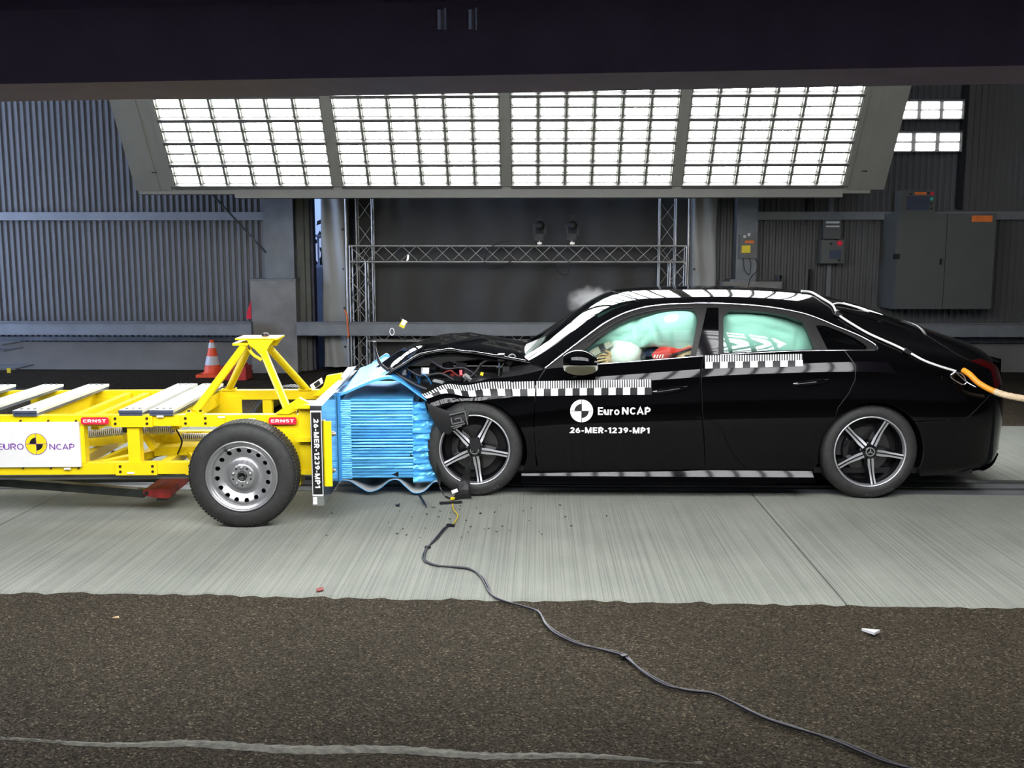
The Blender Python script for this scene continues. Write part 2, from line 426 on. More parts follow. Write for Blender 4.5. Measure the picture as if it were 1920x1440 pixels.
def _arc(cx, cy, rx, ry, a0, a1, n=10):
    return [(cx + rx * math.cos(math.radians(a0 + (a1 - a0) * i / n)), cy + ry * math.sin(math.radians(a0 + (a1 - a0) * i / n))) for i in range(n + 1)]
def glyph(ch, t):
    """plain grotesque capitals, figures and a few small letters as centre-line strokes; cap height 1, stroke t"""
    a = t / 2; m = .5
    def bowl(w, y0, y1): r = (y1 - y0) / 2; return [(a, y1), (w - r * .9 - a, y1)] + _arc(w - r * .9 - a, (y0 + y1) / 2, r * .9, r, 90, -90, 10) + [(a, y0)]
    def L(*p): return list(p)
    if ch == 'E': w = .58; return w, [L((a, 0), (a, 1)), L((0, 1 - a), (w, 1 - a)), L((0, m), (w * .92, m)), L((0, a), (w, a))]
    if ch == 'R': w = .66; return w, [L((a, 0), (a, 1)), bowl(w, .46, 1 - a), L((w * .48, .46), (w - a, 0))]
    if ch == 'P': w = .63; return w, [L((a, 0), (a, 1)), bowl(w, .42, 1 - a)]
    if ch == 'B': w = .64; return w, [L((a, 0), (a, 1)), bowl(w * .95, .52, 1 - a), bowl(w, a, .52)]
    if ch == 'D': w = .68; return w, [L((a, 0), (a, 1)), [(a, 1 - a), (w * .42, 1 - a)] + _arc(w * .42, .5, w * .58 - a, .5 - a, 90, -90, 12) + [(a, a)]]
    if ch == 'N': w = .70; return w, [L((a, 0), (a, 1)), L((w - a, 0), (w - a, 1)), L((a, 1), (w - a, 0))]
    if ch == 'M': w = .84; return w, [L((a, 0), (a, 1)), L((w - a, 0), (w - a, 1)), L((a, 1), (w / 2, .08), (w - a, 1))]
    if ch == 'T': w = .60; return w, [L((w / 2, 0), (w / 2, 1)), L((0, 1 - a), (w, 1 - a))]
    if ch == 'I': w = t; return w, [L((a, 0), (a, 1))]
    if ch == 'U': w = .68; return w, [[(a, 1), (a, .34)] + _arc(w / 2, .34, w / 2 - a, .34 - a, 180, 360, 12) + [(w - a, 1)]]
    if ch == 'O': w = .76; q = _arc(w / 2, .5, w / 2 - a, .5 - a, 90, 450, 28); return w, [q]
    if ch == 'C': w = .70; return .66, [_arc(w / 2 + .02, .5, w / 2 - a, .5 - a, 42, 318, 20)]
    if ch == 'G': w = .74; return w, [_arc(w / 2, .5, w / 2 - a, .5 - a, 48, 340, 20) + [(w - a, .46), (w * .55, .46)]]
    if ch == 'A': w = .72; return w, [L((a * .7, 0), (w / 2, 1 - a * .4), (w - a * .7, 0)), L((w * .22, .30), (w * .78, .30))]
    if ch == 'S': w = .60; r = (1 - t) / 4; return w, [_arc(w / 2, 1 - a - r, w / 2 - a, r, 25, 270, 14) + _arc(w / 2, a + r, w / 2 - a, r, 90, -155, 14)[1:]]
    if ch == '2': w = .58; return w, [_arc(w / 2, 1 - a - .24, w / 2 - a, .24, 165, -25, 12) + [(a, a), (w, a)]]
    if ch == '3': w = .58; r = (1 - t) / 4; return w, [_arc(w / 2, 1 - a - r, w / 2 - a, r, 150, -80, 12) , _arc(w / 2, a + r, w / 2 - a, r, 80, -150, 12)]
    if ch == '6': w = .60; return w, [_arc(w / 2, .32, w / 2 - a, .32 - a, 0, 360, 20), _arc(w * .98, .34, w * .98 - a, .66 - a, 180, 112, 8)]
    if ch == '9': w = .60; return w, [_arc(w / 2, .68, w / 2 - a, .32 - a, 0, 360, 20), _arc(w * .02, .66, w * .98 - a, .66 - a, 0, -68, 8)]
    if ch == '1': w = .38; return w, [L((w - a, 0), (w - a, 1)), L((w - a, 1 - a * .6), (0.02, .72))]
    if ch == '-': w = .34; return w, [L((.02, .38), (w - .02, .38))]
    if ch == 'u': w = .56; return w, [[(a, .72), (a, .26)] + _arc(w / 2, .26, w / 2 - a, .26 - a, 180, 360, 10) + [(w - a, .72)], L((w - a, 0), (w - a, .72))]
    if ch == 'r': w = .38; return w, [L((a, 0), (a, .72)), [(a, .42)] + _arc(w, .42, w - a, .30 - a, 180, 95, 6)]
    if ch == 'o': w = .60; return w, [_arc(w / 2, .36, w / 2 - a, .36 - a, 90, 450, 22)]
    return .3, []
def text_data(body, size=1.0, bold=0.0, **k):
    """lettering mesh: mitred stroke strips; bold 0 is a light face"""
    t = .11 + 3.0 * bold; x = 0; vs = []; fs = []
    for ch in body:
        w, st = glyph(ch, t)
        for P in st:
            P = [Vector(p) for p in P]; closed = len(P) > 4 and (P[0] - P[-1]).length < 1e-6
            if closed: P = P[:-1]
            n = len(P); b = len(vs)
            for i in range(n):
                d0 = (P[i] - P[i - 1]) if (i or closed) else (P[1] - P[0]); d1 = (P[(i + 1) % n] - P[i]) if (i < n - 1 or closed) else d0
                d0 = d0.normalized(); d1 = d1.normalized(); tan = (d0 + d1); tan = tan.normalized() if tan.length > 1e-6 else d1
                nr = Vector((-tan.y, tan.x)); k_ = 1 / max(.45, nr.dot(Vector((-d1.y, d1.x))))
                for s_ in (-1, 1): q = P[i] + nr * (s_ * t / 2 * k_); vs.append((x + q.x, q.y, 0))
            for i in range(n if closed else n - 1):
                j = (i + 1) % n; fs.append((b + 2 * i, b + 2 * j, b + 2 * j + 1, b + 2 * i + 1))
        x += w + .09 + t * .12
    return vs, fs
def add_text(mb, body, org, ux, uy, width=None, height=None, bold=0.0, mi=0, off=0.0, shear=0.0):
    """lettering laid on the plane org + ux*u + uy*v, scaled to the given width/height (metres)"""
    vs, fs = text_data(body, 1.0, bold)
    x0 = min(v[0] for v in vs); x1 = max(v[0] for v in vs); y0 = min(v[1] for v in vs); y1 = max(v[1] for v in vs)
    sx = width / (x1 - x0) if width else None; sy = height / (y1 - y0) if height else None
    sx = sx or sy; sy = sy or sx
    org, ux, uy = Vector(org), Vector(ux).normalized(), Vector(uy).normalized(); n = ux.cross(uy)
    mb.add([org + ux * ((v[0] - x0) * sx) + uy * ((v[1] - y0) * sy) + n * off for v in vs], fs, mi)
def sector(c, ux, uy, r0, r1, a0, a1, n=16):
    c, ux, uy = Vector(c), Vector(ux), Vector(uy); vs = []; fs = []
    for i in range(n + 1):
        a = a0 + (a1 - a0) * i / n; d = ux * math.cos(a) + uy * math.sin(a)
        vs += [c + d * r0, c + d * r1]
    for i in range(n): fs.append((2 * i, 2 * i + 1, 2 * i + 3, 2 * i + 2))
    return vs, fs
def spline(pts, n=8):
    """Catmull-Rom through points"""
    P = [Vector(p) for p in pts]; P = [P[0] * 2 - P[1]] + P + [P[-1] * 2 - P[-2]]; out = []
    for i in range(1, len(P) - 2):
        for k in range(n):
            t = k / n; a, b, c, d = P[i - 1:i + 3]
            out.append(0.5 * ((2 * b) + (c - a) * t + (2 * a - 5 * b + 4 * c - d) * t * t + (3 * b - a - 3 * c + d) * t ** 3))
    out.append(P[-2]); return out

# ================================================================== THE HALL
YW = 7.5                                              # face of the back wall
floor = struct(MB().bx(-13, 13, -9.6, 16, -0.30, -0.006).build('floor', M['asphalt']), 'dark brown asphalt hall floor')
# broomed concrete lane, cast in slabs
def slab(x0, x1):
    n = int((x1 - x0) / 0.06); rows = []
    def y0(x): return -2.03 - 0.022 * (x - 0.0) / 1.0 * 0.9 + random.uniform(-0.012, 0.012)
    near = [(x0 + (x1 - x0) * i / n, y0(x0 + (x1 - x0) * i / n)) for i in range(n + 1)]
    top = [Vector((x, y, 0.0)) for x, y in near]; far = [Vector((x, 3.05, 0.0)) for x, y in near]
    low = [Vector((x, y - random.uniform(0.01, 0.05), -0.008)) for x, y in near]
    mb = MB()
    mb.grid([top, far], smooth=False); mb.grid([low, top], smooth=False)
    mb.grid([far, [Vector((p.x, p.y, -0.05)) for p in far]], smooth=False)
    mb.add([top[0], far[0], far[0] - Vector((0, 0, .05)), top[0] - Vector((0, 0, .05))], [(0, 1, 2, 3)])
    mb.add([top[-1], far[-1], far[-1] - Vector((0, 0, .05)), top[-1] - Vector((0, 0, .05))], [(3, 2, 1, 0)])
    o = mb.build('concrete_slab', M['concrete'], floor); o['label'] = 'pale broomed concrete slab of the test lane'
    return o
js = [-13, -8.45, -3.45, 1.552, 6.55, 13]
for a, b in zip(js, js[1:]): slab(a + 0.004, b - 0.004)
# crumbled pale edge at the very front
mb = MB(); top = []; bot = []
for i in range(160):
    x = -2.6 + i * 0.02
    w = 0.035 * max(0.15, math.sin(min(1, max(0, (x + 2.0) / 2.6)) * PI)) + 0.012 * random.random()
    yc = -3.60 - 0.035 * (x + 1.2) + 0.012 * math.sin(x * 9) + 0.006 * random.random()
    top.append(Vector((x, yc + w, -0.005))); bot.append(Vector((x, yc - w * 0.5, -0.005)))
ridge = [(a + b) / 2 + Vector((0, 0, 0.002 + 0.003 * random.random())) for a, b in zip(top, bot)]
mb.grid([bot, ridge, top], smooth=False)
struct(mb.build('trim_1', mat('crumbled_mortar', (0.13, 0.125, 0.10), 0.9, 0, 0.4, 30, 0.4, 60)), 'crumbling pale mortar edge on the asphalt')
# guide rail track let into the lane under the car
gt = empty('guide_track', (0, 0.4, 0))
MB().bx(-13, 13, 0.20, 0.33, 0.0005, 0.004).build('edge_plate', M['galv'], gt, off=(0, .4, 0))
MB().bx(-13, 13, 0.33, 0.40, 0.0005, 0.002).build('slot', M['black'], gt, off=(0, .4, 0))
MB().bx(-13, 13, 0.40, 0.53, 0.0005, 0.004).build('centre_plate', M['galv'], gt, off=(0, .4, 0))
MB().bx(-13, 13, 0.53, 0.57, 0.0005, 0.002).build('slot', M['black'], gt, off=(0, .4, 0))
MB().bx(-13, 13, 0.57, 0.66, 0.0005, 0.004).build('edge_plate', M['darksteel'], gt, off=(0, .4, 0))
tag(gt, 'flush steel guide track with dark slots running along the concrete lane under the car', 'track')

def corrugated(x0, x1, z0, z1, Y, pitch=0.086, depth=0.022):
    xs = []; ys = []; x = x0; k = 0
    pat = [(0, 0), (0.30, 0), (0.42, 1), (0.82, 1), (0.94, 0)]
    while x < x1:
        for f, d in pat:
            xx = x + f * pitch
            if xx <= x1: xs.append(xx); ys.append(Y - d * depth)
        x += pitch
    xs.append(x1); ys.append(Y)
    mb = MB(); mb.grid([[Vector((a, b, z0)) for a, b in zip(xs, ys)], [Vector((a, b, z1)) for a, b in zip(xs, ys)]], smooth=False)
    return mb
XG0, XG1 = W(586.5, 450, 7.9).x, W(604, 450, 7.9).x    # the daylight gap beside the gate
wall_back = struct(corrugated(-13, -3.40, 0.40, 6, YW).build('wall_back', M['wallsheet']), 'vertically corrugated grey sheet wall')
o = corrugated(2.45, 13, 0.40, 6, YW).build('wall_back_right', M['wallsheetshaded']); struct(o, 'vertically corrugated grey sheet wall behind the control cabinets')
mb = MB().bx(-13.2, XG0, 7.55, 7.9, -0.1, 6.2).bx(XG1, 13.2, 7.86, 7.9, -0.1, 6.2).bx(XG0 - .1, XG1 + .1, 7.55, 7.9, 4.0, 6.2)
struct(mb.build('wall_back_shell', M['ceiling']), 'dark hall wall behind the cladding')
struct(MB().bx(-13, -3.42, YW - 0.10, YW + 0.05, 0, 0.40).build('baseboard_left', M['upstand']), 'painted concrete upstand at the foot of the left wall')
struct(MB().bx(2.47, 13, YW - 0.10, YW + 0.05, 0, 0.40).build('baseboard_right', M['upstand']), 'painted concrete upstand at the foot of the right wall')
struct(MB().bx(-13.3, -13, -9.8, 8, -0.1, 6.2).build('wall_left', M['wallsheet']), 'far left end wall of the hall')
struct(MB().bx(13, 13.3, -9.8, 8, -0.1, 6.2).build('wall_right', M['ceiling']), 'far right end wall of the hall')
struct(MB().bx(-13.3, 13.3, -9.9, -9.6, -0.1, 6.2).build('wall_front', M['hallsheet']), 'dark hall wall behind the viewer')
struct(MB().bx(-13.3, 13.3, -9.9, 8, 6.0, 6.2).build('ceiling', M['hallsheet']), 'dark hall ceiling')
# drip rail and dark joint at the foot of the sheet
struct(MB().bx(-13, -3.42, YW - 0.075, YW, 0.415, 0.47).build('trim_2', M['galv']), 'folded drip rail under the left wall cladding')
struct(MB().bx(2.47, 13, YW - 0.075, YW, 0.415, 0.47).build('trim_3', M['galv']), 'folded drip rail under the right wall cladding')
# horizontal girts
z0, z1 = W(100, 413, 7.35).z, W(100, 398, 7.35).z
girt = MB().bx(-13, W(498, 400, 7.35).x, 7.35, 7.48, z0, z1).build('wall_girt', M['galvrail']); tag(girt, 'galvanised horizontal girt across the left corrugated wall', 'girt')
girt2 = MB().bx(W(1418, 400, 7.35).x, 13, 7.35, 7.48, z0, z1).build('wall_girt', M['galvrail']); tag(girt2, 'galvanised horizontal girt across the right corrugated wall', 'girt')
# guard rails
def guard(x0, x1, lab, posts):
    e = empty('guard_rail', ((x0 + x1) / 2, 6.95, 0)); of = e.location
    za, zb = W(300, 628, 6.9).z, W(300, 603, 6.9).z
    MB().bx(x0, x1, 6.90, 6.98, za, zb).build('beam', M['galvrail'], e, off=of)
    MB().bx(x0, x1, 6.86, 6.90, za, za + .012).bx(x0, x1, 6.86, 6.90, zb - .012, zb).build('flange', M['galvrail'], e, off=of)
    for p in posts:
        MB().bx(p - .05, p + .05, 6.98, 7.39, za + .03, zb - .03).build('wall_bracket', M['galv'], e, off=of)
    tag(e, lab, 'guard rail')
guard(-13, W(471, 610, 6.9).x, 'galvanised guard rail in front of the left corrugated wall', (-11, -8, -5.2))
guard(W(556, 610, 6.9).x, 2.3, 'long galvanised guard rail running behind the car bonnet and the truss', (-2.95, 0.2, 2.2))
guard(2.5, 13, 'galvanised guard rail in the dark at the right behind the car boot', (2.7, 6, 9))
# steel column on a concrete plinth
ca, cb = W(498, 500, 7.2).x, W(553, 500, 7.2).x; pa, pb = W(471, 600, 7.05).x, W(556, 600, 7.05).x; zp = W(510, 527, 7.05).z
e = empty('hall_column', ((pa + pb) / 2, 7.2, 0)); of = e.location
pl = MB().bx(pa, pb, 7.05, 7.48, 0, zp); pl.build('plinth', M['concretepost'], e, off=of)
MB().bx(pa - .01, pb + .01, 7.04, 7.48, zp, zp + .03).build('base_plate', M['galv'], e, off=of)
mb = MB().bx(ca, cb, 7.16, 7.185, zp + .03, 6).bx((ca + cb) / 2 - .01, (ca + cb) / 2 + .01, 7.185, 7.43, zp + .03, 6).bx(ca, cb, 7.43, 7.455, zp + .03, 6)
mb.build('steel_section', M['galv'], e, off=of)
tag(e, 'grey steel column standing on a tall concrete plinth left of the gate', 'column')
ca, cb = W(1380, 450, 7.2).x, W(1419, 450, 7.2).x; pa, pb = W(1356, 530, 7.05).x, W(1466, 530, 7.05).x; zp = W(1400, 528, 7.05).z
e = empty('hall_column', ((pa + pb) / 2, 7.2, 0)); of = e.location
MB().bx(pa, pb, 7.05, 7.48, 0, zp).build('plinth', M['concretepost'], e, off=of)
MB().bx(pa + .1, pb - .35, 7.08, 7.4, zp, zp + .03).build('base_plate', M['galv'], e, off=of)
MB().bx(ca, cb, 7.16, 7.45, zp + .03, 6).build('steel_section', M['galv'], e, off=of)
tag(e, 'dim grey steel column carrying the device with a yellow sticker', 'column')
# sloping brace wire left of the column
p0, p1 = W(405, 372, 7.0), W(499, 474, 7.1)
tag(MB().cyl(p0 + (p0 - p1) * 2.5, p1, 0.013, n=8).build('brace_rod', M['darksteel']), 'thin dark brace rod slanting down to the left steel column', 'rod')
# gate frame, jambs and sheeted columns
mb = MB().bx(W(556, 400, 7.35).x, W(570, 400, 7.35).x, 7.3, 7.5, 0, 6).bx(W(571, 400, 7.4).x, W(580, 400, 7.4).x, 7.36, 7.6, 0, 6)
struct(mb.build('door_1', mat('gate_frame', (0.10, 0.105, 0.09), 0.5, 0.3)), 'dark sliding gate frame beside the gap of daylight')
mb = MB().bx(W(581, 400, 7.5).x, W(587, 400, 7.5).x, 7.45, 7.62, 0, 6)
struct(mb.build('door_2', mat('gate_edge', (0.03, 0.03, 0.06), 0.5)), 'dark blue edge of the sliding gate')
def sheeted(pxa, pxb, lab, far=False):
    x0, x1 = W(pxa, 500, 7.3).x, W(pxb, 500, 7.3).x; rows = []
    for k in range(40):
        z = 0.06 + k * 0.09; row = []
        for i in range(13):
            t = i / 12; x = x0 + (x1 - x0) * t
            y = 7.3 + 0.018 * math.sin(3.1 * t * PI + z * 1.7) + 0.012 * math.sin(9 * t + 5 * z) * (1 if z < 1.2 else .4)
            row.append(Vector((x + 0.006 * math.sin(z * 6), y, z)))
        row = [Vector((x0, 7.6, z))] + row + [Vector((x1, 7.6, z))]
        rows.append(row)
    e = empty('sheeted_column', ((x0 + x1) / 2, 7.4, 0)); of = e.location
    MB().grid(rows).build('sheeting', M['plaster'], e, off=of)
    for k in range(6):
        z = 0.35 + k * 0.55
        xx = x1 - .035 if not far else x0 + .035
        MB().cyl((xx, 7.285, z), (xx, 7.31, z), 0.016, n=10).build('eyelet', M['black'], e, off=of)
    tag(e, lab, 'column')
sheeted(604, 649, 'pale sheeted column beside the narrow gap of daylight')
sheeted(1297, 1342, 'pale sheeted column to the right of the truss frame', True)
# backdrop tarpaulin
rows = []
for k in range(24):
    z = 0.05 + k * 0.17; row = []
    for i in range(90):
        x = -2.62 + i * (4.75 / 89)
        y = 7.55 + 0.045 * math.sin(x * 4.1 + math.sin(z * 2) * .9) * min(1, max(.25, 1.7 - z)) + 0.022 * math.sin(x * 11 + 1.5 * math.sin(z * 3 + x)) * (1 if z < 1.5 else .35) + .012 * math.sin(z * 9 + x * 5) * (1 if z < 1.1 else .2)
        row.append(Vector((x, y, z)))
    rows.append(row)
tag(MB().grid(rows).build('backdrop_tarp', M['tarp']), 'large dull grey backdrop tarpaulin hanging behind the truss frame', 'tarpaulin')

# ---- truss frame
def truss(mb, p0, p1, a, b, step):
    """box truss between p0 and p1: a, b are the two cross vectors"""
    p0, p1, a, b = Vector(p0), Vector(p1), Vector(a), Vector(b)
    L_ = (p1 - p0).length; n = max(1, round(L_ / step)); cs = [p0, p0 + a, p0 + a + b, p0 + b]
    for c in cs: mb.cyl(c, c + (p1 - p0), 0.013, n=8)
    for q in range(4):
        c0, c1 = cs[q], cs[(q + 1) % 4]
        for i in range(n):
            s0 = (p1 - p0) * (i / n); s1 = (p1 - p0) * ((i + 1) / n)
            if (i + q) % 2: mb.cyl(c0 + s0, c1 + s1, 0.0055, n=6, cap=False)
            else: mb.cyl(c1 + s0, c0 + s1, 0.0055, n=6, cap=False)
    for s in (Vector(), p1 - p0):
        for q in range(4): mb.cyl(cs[q] + s, cs[(q + 1) % 4] + s, 0.011, n=6, cap=False)
e = empty('truss_frame', (-0.2, 7.05, 0)); of = e.location
YT = 6.98
xa, xb = W(656, 500, YT).x, W(1287, 500, YT).x; zt, zb_ = W(900, 461, YT).z, W(900, 491, YT).z; wt = zt - zb_
mb = MB(); truss(mb, (xa, YT, 0.05), (xa, YT, zb_), (wt, 0, 0), (0, wt, 0), .24); mb.build('truss_post', M['truss'], e, off=of)
mb = MB(); truss(mb, (xb - wt, YT, 0.05), (xb - wt, YT, zb_), (wt, 0, 0), (0, wt, 0), .24); mb.build('truss_post', M['truss'], e, off=of)
mb = MB(); truss(mb, (xa, YT, zb_), (xb, YT, zb_), (0, 0, wt), (0, wt, 0), .235); mb.build('truss_beam', M['truss'], e, off=of)
zl = W(900, 634, YT).z
mb = MB(); truss(mb, (xa + wt, YT, zl - wt * .2), (xb - wt, YT, zl - wt * .2), (0, 0, wt), (0, wt, 0), .235); mb.build('truss_beam', M['truss'], e, off=of)
for xx in (xa, xb - wt):
    MB().bx(xx - .08, xx + wt + .08, YT - .08, YT + wt + .08, 0, .05).build('base_plate', M['darksteel'], e, off=of)
tag(e, 'low aluminium truss frame with crossed braces in front of the backdrop', 'truss')
e = empty('truss_frame', (-0.2, 7.35, 0)); of = e.location
for pxa in (668, 1238):
    x0 = W(pxa, 420, 7.28).x
    mb = MB(); truss(mb, (x0, 7.28, 0), (x0, 7.28, 4.2), (.22, 0, 0), (0, .16, 0), .3); mb.build('truss_post', M['truss'], e, off=of)
for pxa in (649, 1292):
    x0 = W(pxa, 420, 7.22).x
    MB().cyl((x0, 7.22, 0), (x0, 7.22, 4.2), 0.02, n=10).build('curtain_pole', M['truss'], e, off=of)
mb = MB(); truss(mb, (W(668, 420, 7.28).x, 7.28, 4.0), (W(1270, 420, 7.28).x, 7.28, 4.0), (0, 0, .22), (0, .16, 0), .3); mb.build('truss_beam', M['truss'], e, off=of)
tag(e, 'tall aluminium truss uprights rising behind the low truss frame', 'truss')
# spotlights standing on the truss
for px, lab in ((1012, 'small dark stage spotlight on the truss, the left one of the pair'), (1073, 'small dark stage spotlight on the truss, the right one of the pair')):
    b = W(px, 459, YT + .05); e = empty('spotlight', b); k = 0.0075
    MB().cyl((0, 0, 0), (0, 0, .07), .012, n=8).box((0, 0, .02), (.06, .05, .03)).build('clamp', M['truss'], e)
    MB().box((-.0, 0, .10), (.10, .09, .09)).box((-.03, -.02, .09), (.10, .06, .05)).build('base_housing', M['black'], e)
    mb = MB().bar((-.075, 0, .14), (-.075, 0, .28), .015, .03).bar((.075, 0, .14), (.075, 0, .28), .015, .03).bar((-.075, 0, .14), (.075, 0, .14), .03, .015); mb.build('yoke', M['black'], e)
    MB().lathe([(-.10, .0), (-.10, .055), (-.09, .062), (.02, .058), (.09, .035), (.09, 0)], 20, 'y', (0, 0, .26)).build('lamp_head', M['black'], e)
    MB().box((0, -.02, .345), (.09, .05, .02)).box((0, .0, .38), (.025, .025, .06)).build('top_bracket', M['black'], e)
    tag(e, lab, 'spotlight', 'stage spotlights')
# loose cables hung over the truss
pts = [W(955, 452, YT - .02), W(935, 455, YT - .03), W(915, 470, YT - .03), W(908, 490, YT - .03), W(918, 503, YT - .03), W(940, 500, YT - .03), W(960, 488, YT - .03)]
tag(MB().tube(spline(pts, 6), .007, 6).build('hanging_cable', M['black']), 'looped dark cable hanging over the left half of the truss beam', 'cable')
pts = [W(1000, 500, YT - .03), W(1018, 506, YT - .03), W(1036, 494, YT - .03), W(1046, 508, YT - .03), W(1058, 516, YT - .03), W(1066, 510, YT - .03), W(1067, 490, YT - .03)]
tag(MB().tube(spline(pts, 6), .007, 6).build('hanging_cable', M['black']), 'dark cable sagging under the truss beneath the spotlights', 'cable')
pts = [W(646, 581, 6.88), W(650, 590, 6.86), W(652, 612, 6.86), W(654, 628, 6.86), W(652, 632, 6.9)]
tag(MB().tube(spline(pts, 5), .012, 6).build('tie_strap', M['strap']), 'orange tie strap dangling over the guard rail beside the sheeted column', 'strap')

# ---- outside, seen through the gap
struct(MB().bx(-9, 3, 8.0, 22, -0.28, -0.02).build('floor_outside', mat('outdoor_paving', (0.45, 0.47, 0.5), 0.8)), 'sunlit paving outside the gate')
e = empty('balustrade', (-4.5, 13.0, 0)); of = e.location
zr0, zr1 = W(596, 497, 13).z, W(596, 440, 13).z
MB().bx(-6.5, -2.5, 12.95, 13.1, zr0 - .05, zr0).build('bottom_rail', M['white'], e, off=of)
MB().bx(-6.5, -2.5, 12.95, 13.1, zr1 - .05, zr1).build('top_rail', M['white'], e, off=of)
mb0 = MB().cyl((0, 0, zr0), (0, 0, zr1 - .05), .02, n=8)
first = mb0.build('baluster', M['white'], e, loc=(-1.9, 0.02, 0))
for i in range(1, 30): copy_obj(first, e, (-1.9 + i * .13, 0.02, 0))
MB().bx(-6.5, -2.5, 12.9, 13.2, -.02, zr0 - .05).build('parapet', mat('outdoor_wall', (0.6, 0.6, 0.62), 0.8), e, off=of)
tag(e, 'white balustrade outside, glimpsed through the gap beside the gate', 'balustrade')
e = empty('hedge', (-5.0, 16, 0)); mb = MB()
for i in range(500):
    c = Vector((random.uniform(-2, 2), random.uniform(-.5, .5), random.uniform(.2, W(596, 408, 16).z))); a = random.uniform(0, PI); q = .09
    u = Vector((math.cos(a), .3, math.sin(a))) * q; v = Vector((-math.sin(a), .3, math.cos(a))) * q * .6
    mb.add([c - u, c + v, c + u, c - v], [(0, 1, 2, 3)])
mb.build('foliage', mat('dark_leaves', (0.03, 0.045, 0.03), 0.7), e)
mb = MB()
for i in range(7): mb.cyl((-1.8 + i * .6, 0, 0), (-1.7 + i * .6 + random.uniform(-.2, .2), 0, W(596, 400, 16).z), .035, .012, 8)
mb.build('stems', mat('dark_bark', (0.03, 0.025, 0.02), 0.8), e)
tag(e, 'dark leafy hedge outside behind the white balustrade', 'hedge')

# ---- control gear on the right wall
e = empty('control_cabinet', (W(1775, 580, 6.9).x, 6.95, 0)); of = e.location
x0, x1, xm = W(1680, 490, 6.8).x, W(1864, 490, 6.8).x, W(1772, 490, 6.8).x; z0, z1 = W(1775, 580, 6.8).z, W(1775, 400, 6.8).z
MB().bx(x0, x1, 6.83, 7.47, z0, z1).build('body', M['cabinet'], e, off=of)
d1 = MB().bx(x0 + .005, xm - .004, 6.80, 6.828, z0 + .005, z1 - .005).build('door', M['cabinet'], e, off=of)
MB().bx(xm - .075, xm - .045, 6.785, 6.80, (z0 + z1) / 2 - .04, (z0 + z1) / 2 + .04).build('lock', M['black'], d1, off=of)
d2 = MB().bx(xm + .004, x1 - .005, 6.80, 6.828, z0 + .005, z1 - .005).build('door', M['cabinet'], e, off=of)
sg = MB().bx(W(1822, 408, 6.8).x, W(1865, 408, 6.8).x - .03, 6.795, 6.80, W(1830, 416, 6.8).z, W(1830, 404, 6.8).z).build('warning_label', M['orangesign'], d2, off=of)
sg['label'] = 'orange warning label'
MB().bx(x0 - .03, x0 + .04, 6.78, 6.83, W(1690, 486, 6.8).z, W(1690, 476, 6.8).z).build('side_switch', M['black'], e, off=of)
tag(e, 'large grey two-door control cabinet at the right with an orange warning label', 'cabinet')
e = empty('operator_panel', (W(1722, 400, 6.85).x, 6.9, z1)); of = e.location
x0, x1 = W(1691, 380, 6.82).x, W(1755, 380, 6.82).x; zt = W(1722, 356, 6.82).z
MB().bx(x0, x1, 6.84, 7.1, z1, zt).build('body', M['cabinet'], e, off=of)
MB().bx(W(1701, 380, 6.82).x, W(1744, 380, 6.82).x, 6.83, 6.84, W(1722, 394, 6.82).z, W(1722, 368, 6.82).z).build('screen', M['screen'], e, off=of)
MB().bx(W(1715, 380, 6.82).x, W(1737, 380, 6.82).x, 6.832, 6.84, W(1722, 365, 6.82).z, W(1722, 360, 6.82).z).build('label_strip', M['orangesign'], e, off=of)
for (px, py, m_) in ((1748, 363, 'red'), (1747, 373, 'greenbutton'), (1747, 382, 'black'), (1747, 391, 'black'), (1708, 364, 'black'), (1741, 362, 'black')):
    c = W(px, py, 6.82); MB().cyl((c.x, 6.815, c.z), (c.x, 6.84, c.z), .022 if m_ != 'black' else .014, n=14).build('button', M[m_], e, off=of)
tag(e, 'grey operator panel with a dark screen standing on top of the control cabinet', 'control panel')
e = empty('control_box', W(1562, 472, 7.15)); of = e.location
def pbox(e, of, a, b, y0, y1, name, m_):
    p, q = W(a[0], a[1], y0), W(b[0], b[1], y0)
    return MB().bx(p.x, q.x, y0, y1, q.z, p.z).build(name, m_, e, off=of)
pbox(e, of, (1541, 450), (1582, 494), 7.15, 7.4, 'body', M['cabinet'])
pbox(e, of, (1556, 469), (1577, 485), 7.14, 7.15, 'screen', M['screen'])
for (px, py, m_, r) in ((1574, 456, 'red', .035), (1558, 457, 'black', .015), (1573, 488, 'black', .015)):
    c = W(px, py, 7.14); MB().cyl((c.x, 7.11, c.z), (c.x, 7.15, c.z), r, n=16).build('button', M[m_], e, off=of)
tag(e, 'small grey wall control box with a red mushroom button', 'control box')
e = empty('document_holder', W(1561, 430, 7.2)); of = e.location
pbox(e, of, (1546, 412), (1576, 448), 7.22, 7.3, 'pocket', M['cabinet'])
pbox(e, of, (1549, 415), (1574, 419), 7.21, 7.22, 'paper', M['paper']); pbox(e, of, (1549, 423), (1574, 426), 7.21, 7.22, 'paper', M['paper'])
tag(e, 'grey document pocket with white papers above the small control box', 'document holder')
x0, x1 = W(1550, 600, 7.3).x, W(1558, 600, 7.3).x
tag(MB().bx(x0, x1, 7.395, 7.47, 0.48, 4.2).build('mounting_post', M['galv']), 'upright galvanised post behind the small control box', 'post')
for px, ya, yb, lab in ((1517, 372, 414, 'short dark conduit on the wall above the small control box level'), (1522, 505, 570, 'short dark conduit low on the wall behind the car roof')):
    a, b = W(px, ya, 7.38), W(px, yb, 7.38)
    tag(MB().bx(a.x - .02, a.x + .02, 7.38, 7.46, b.z, a.z).build('conduit', M['black']), lab, 'conduit')
e = empty('wall_device', W(1400, 462, 7.1)); of = e.location
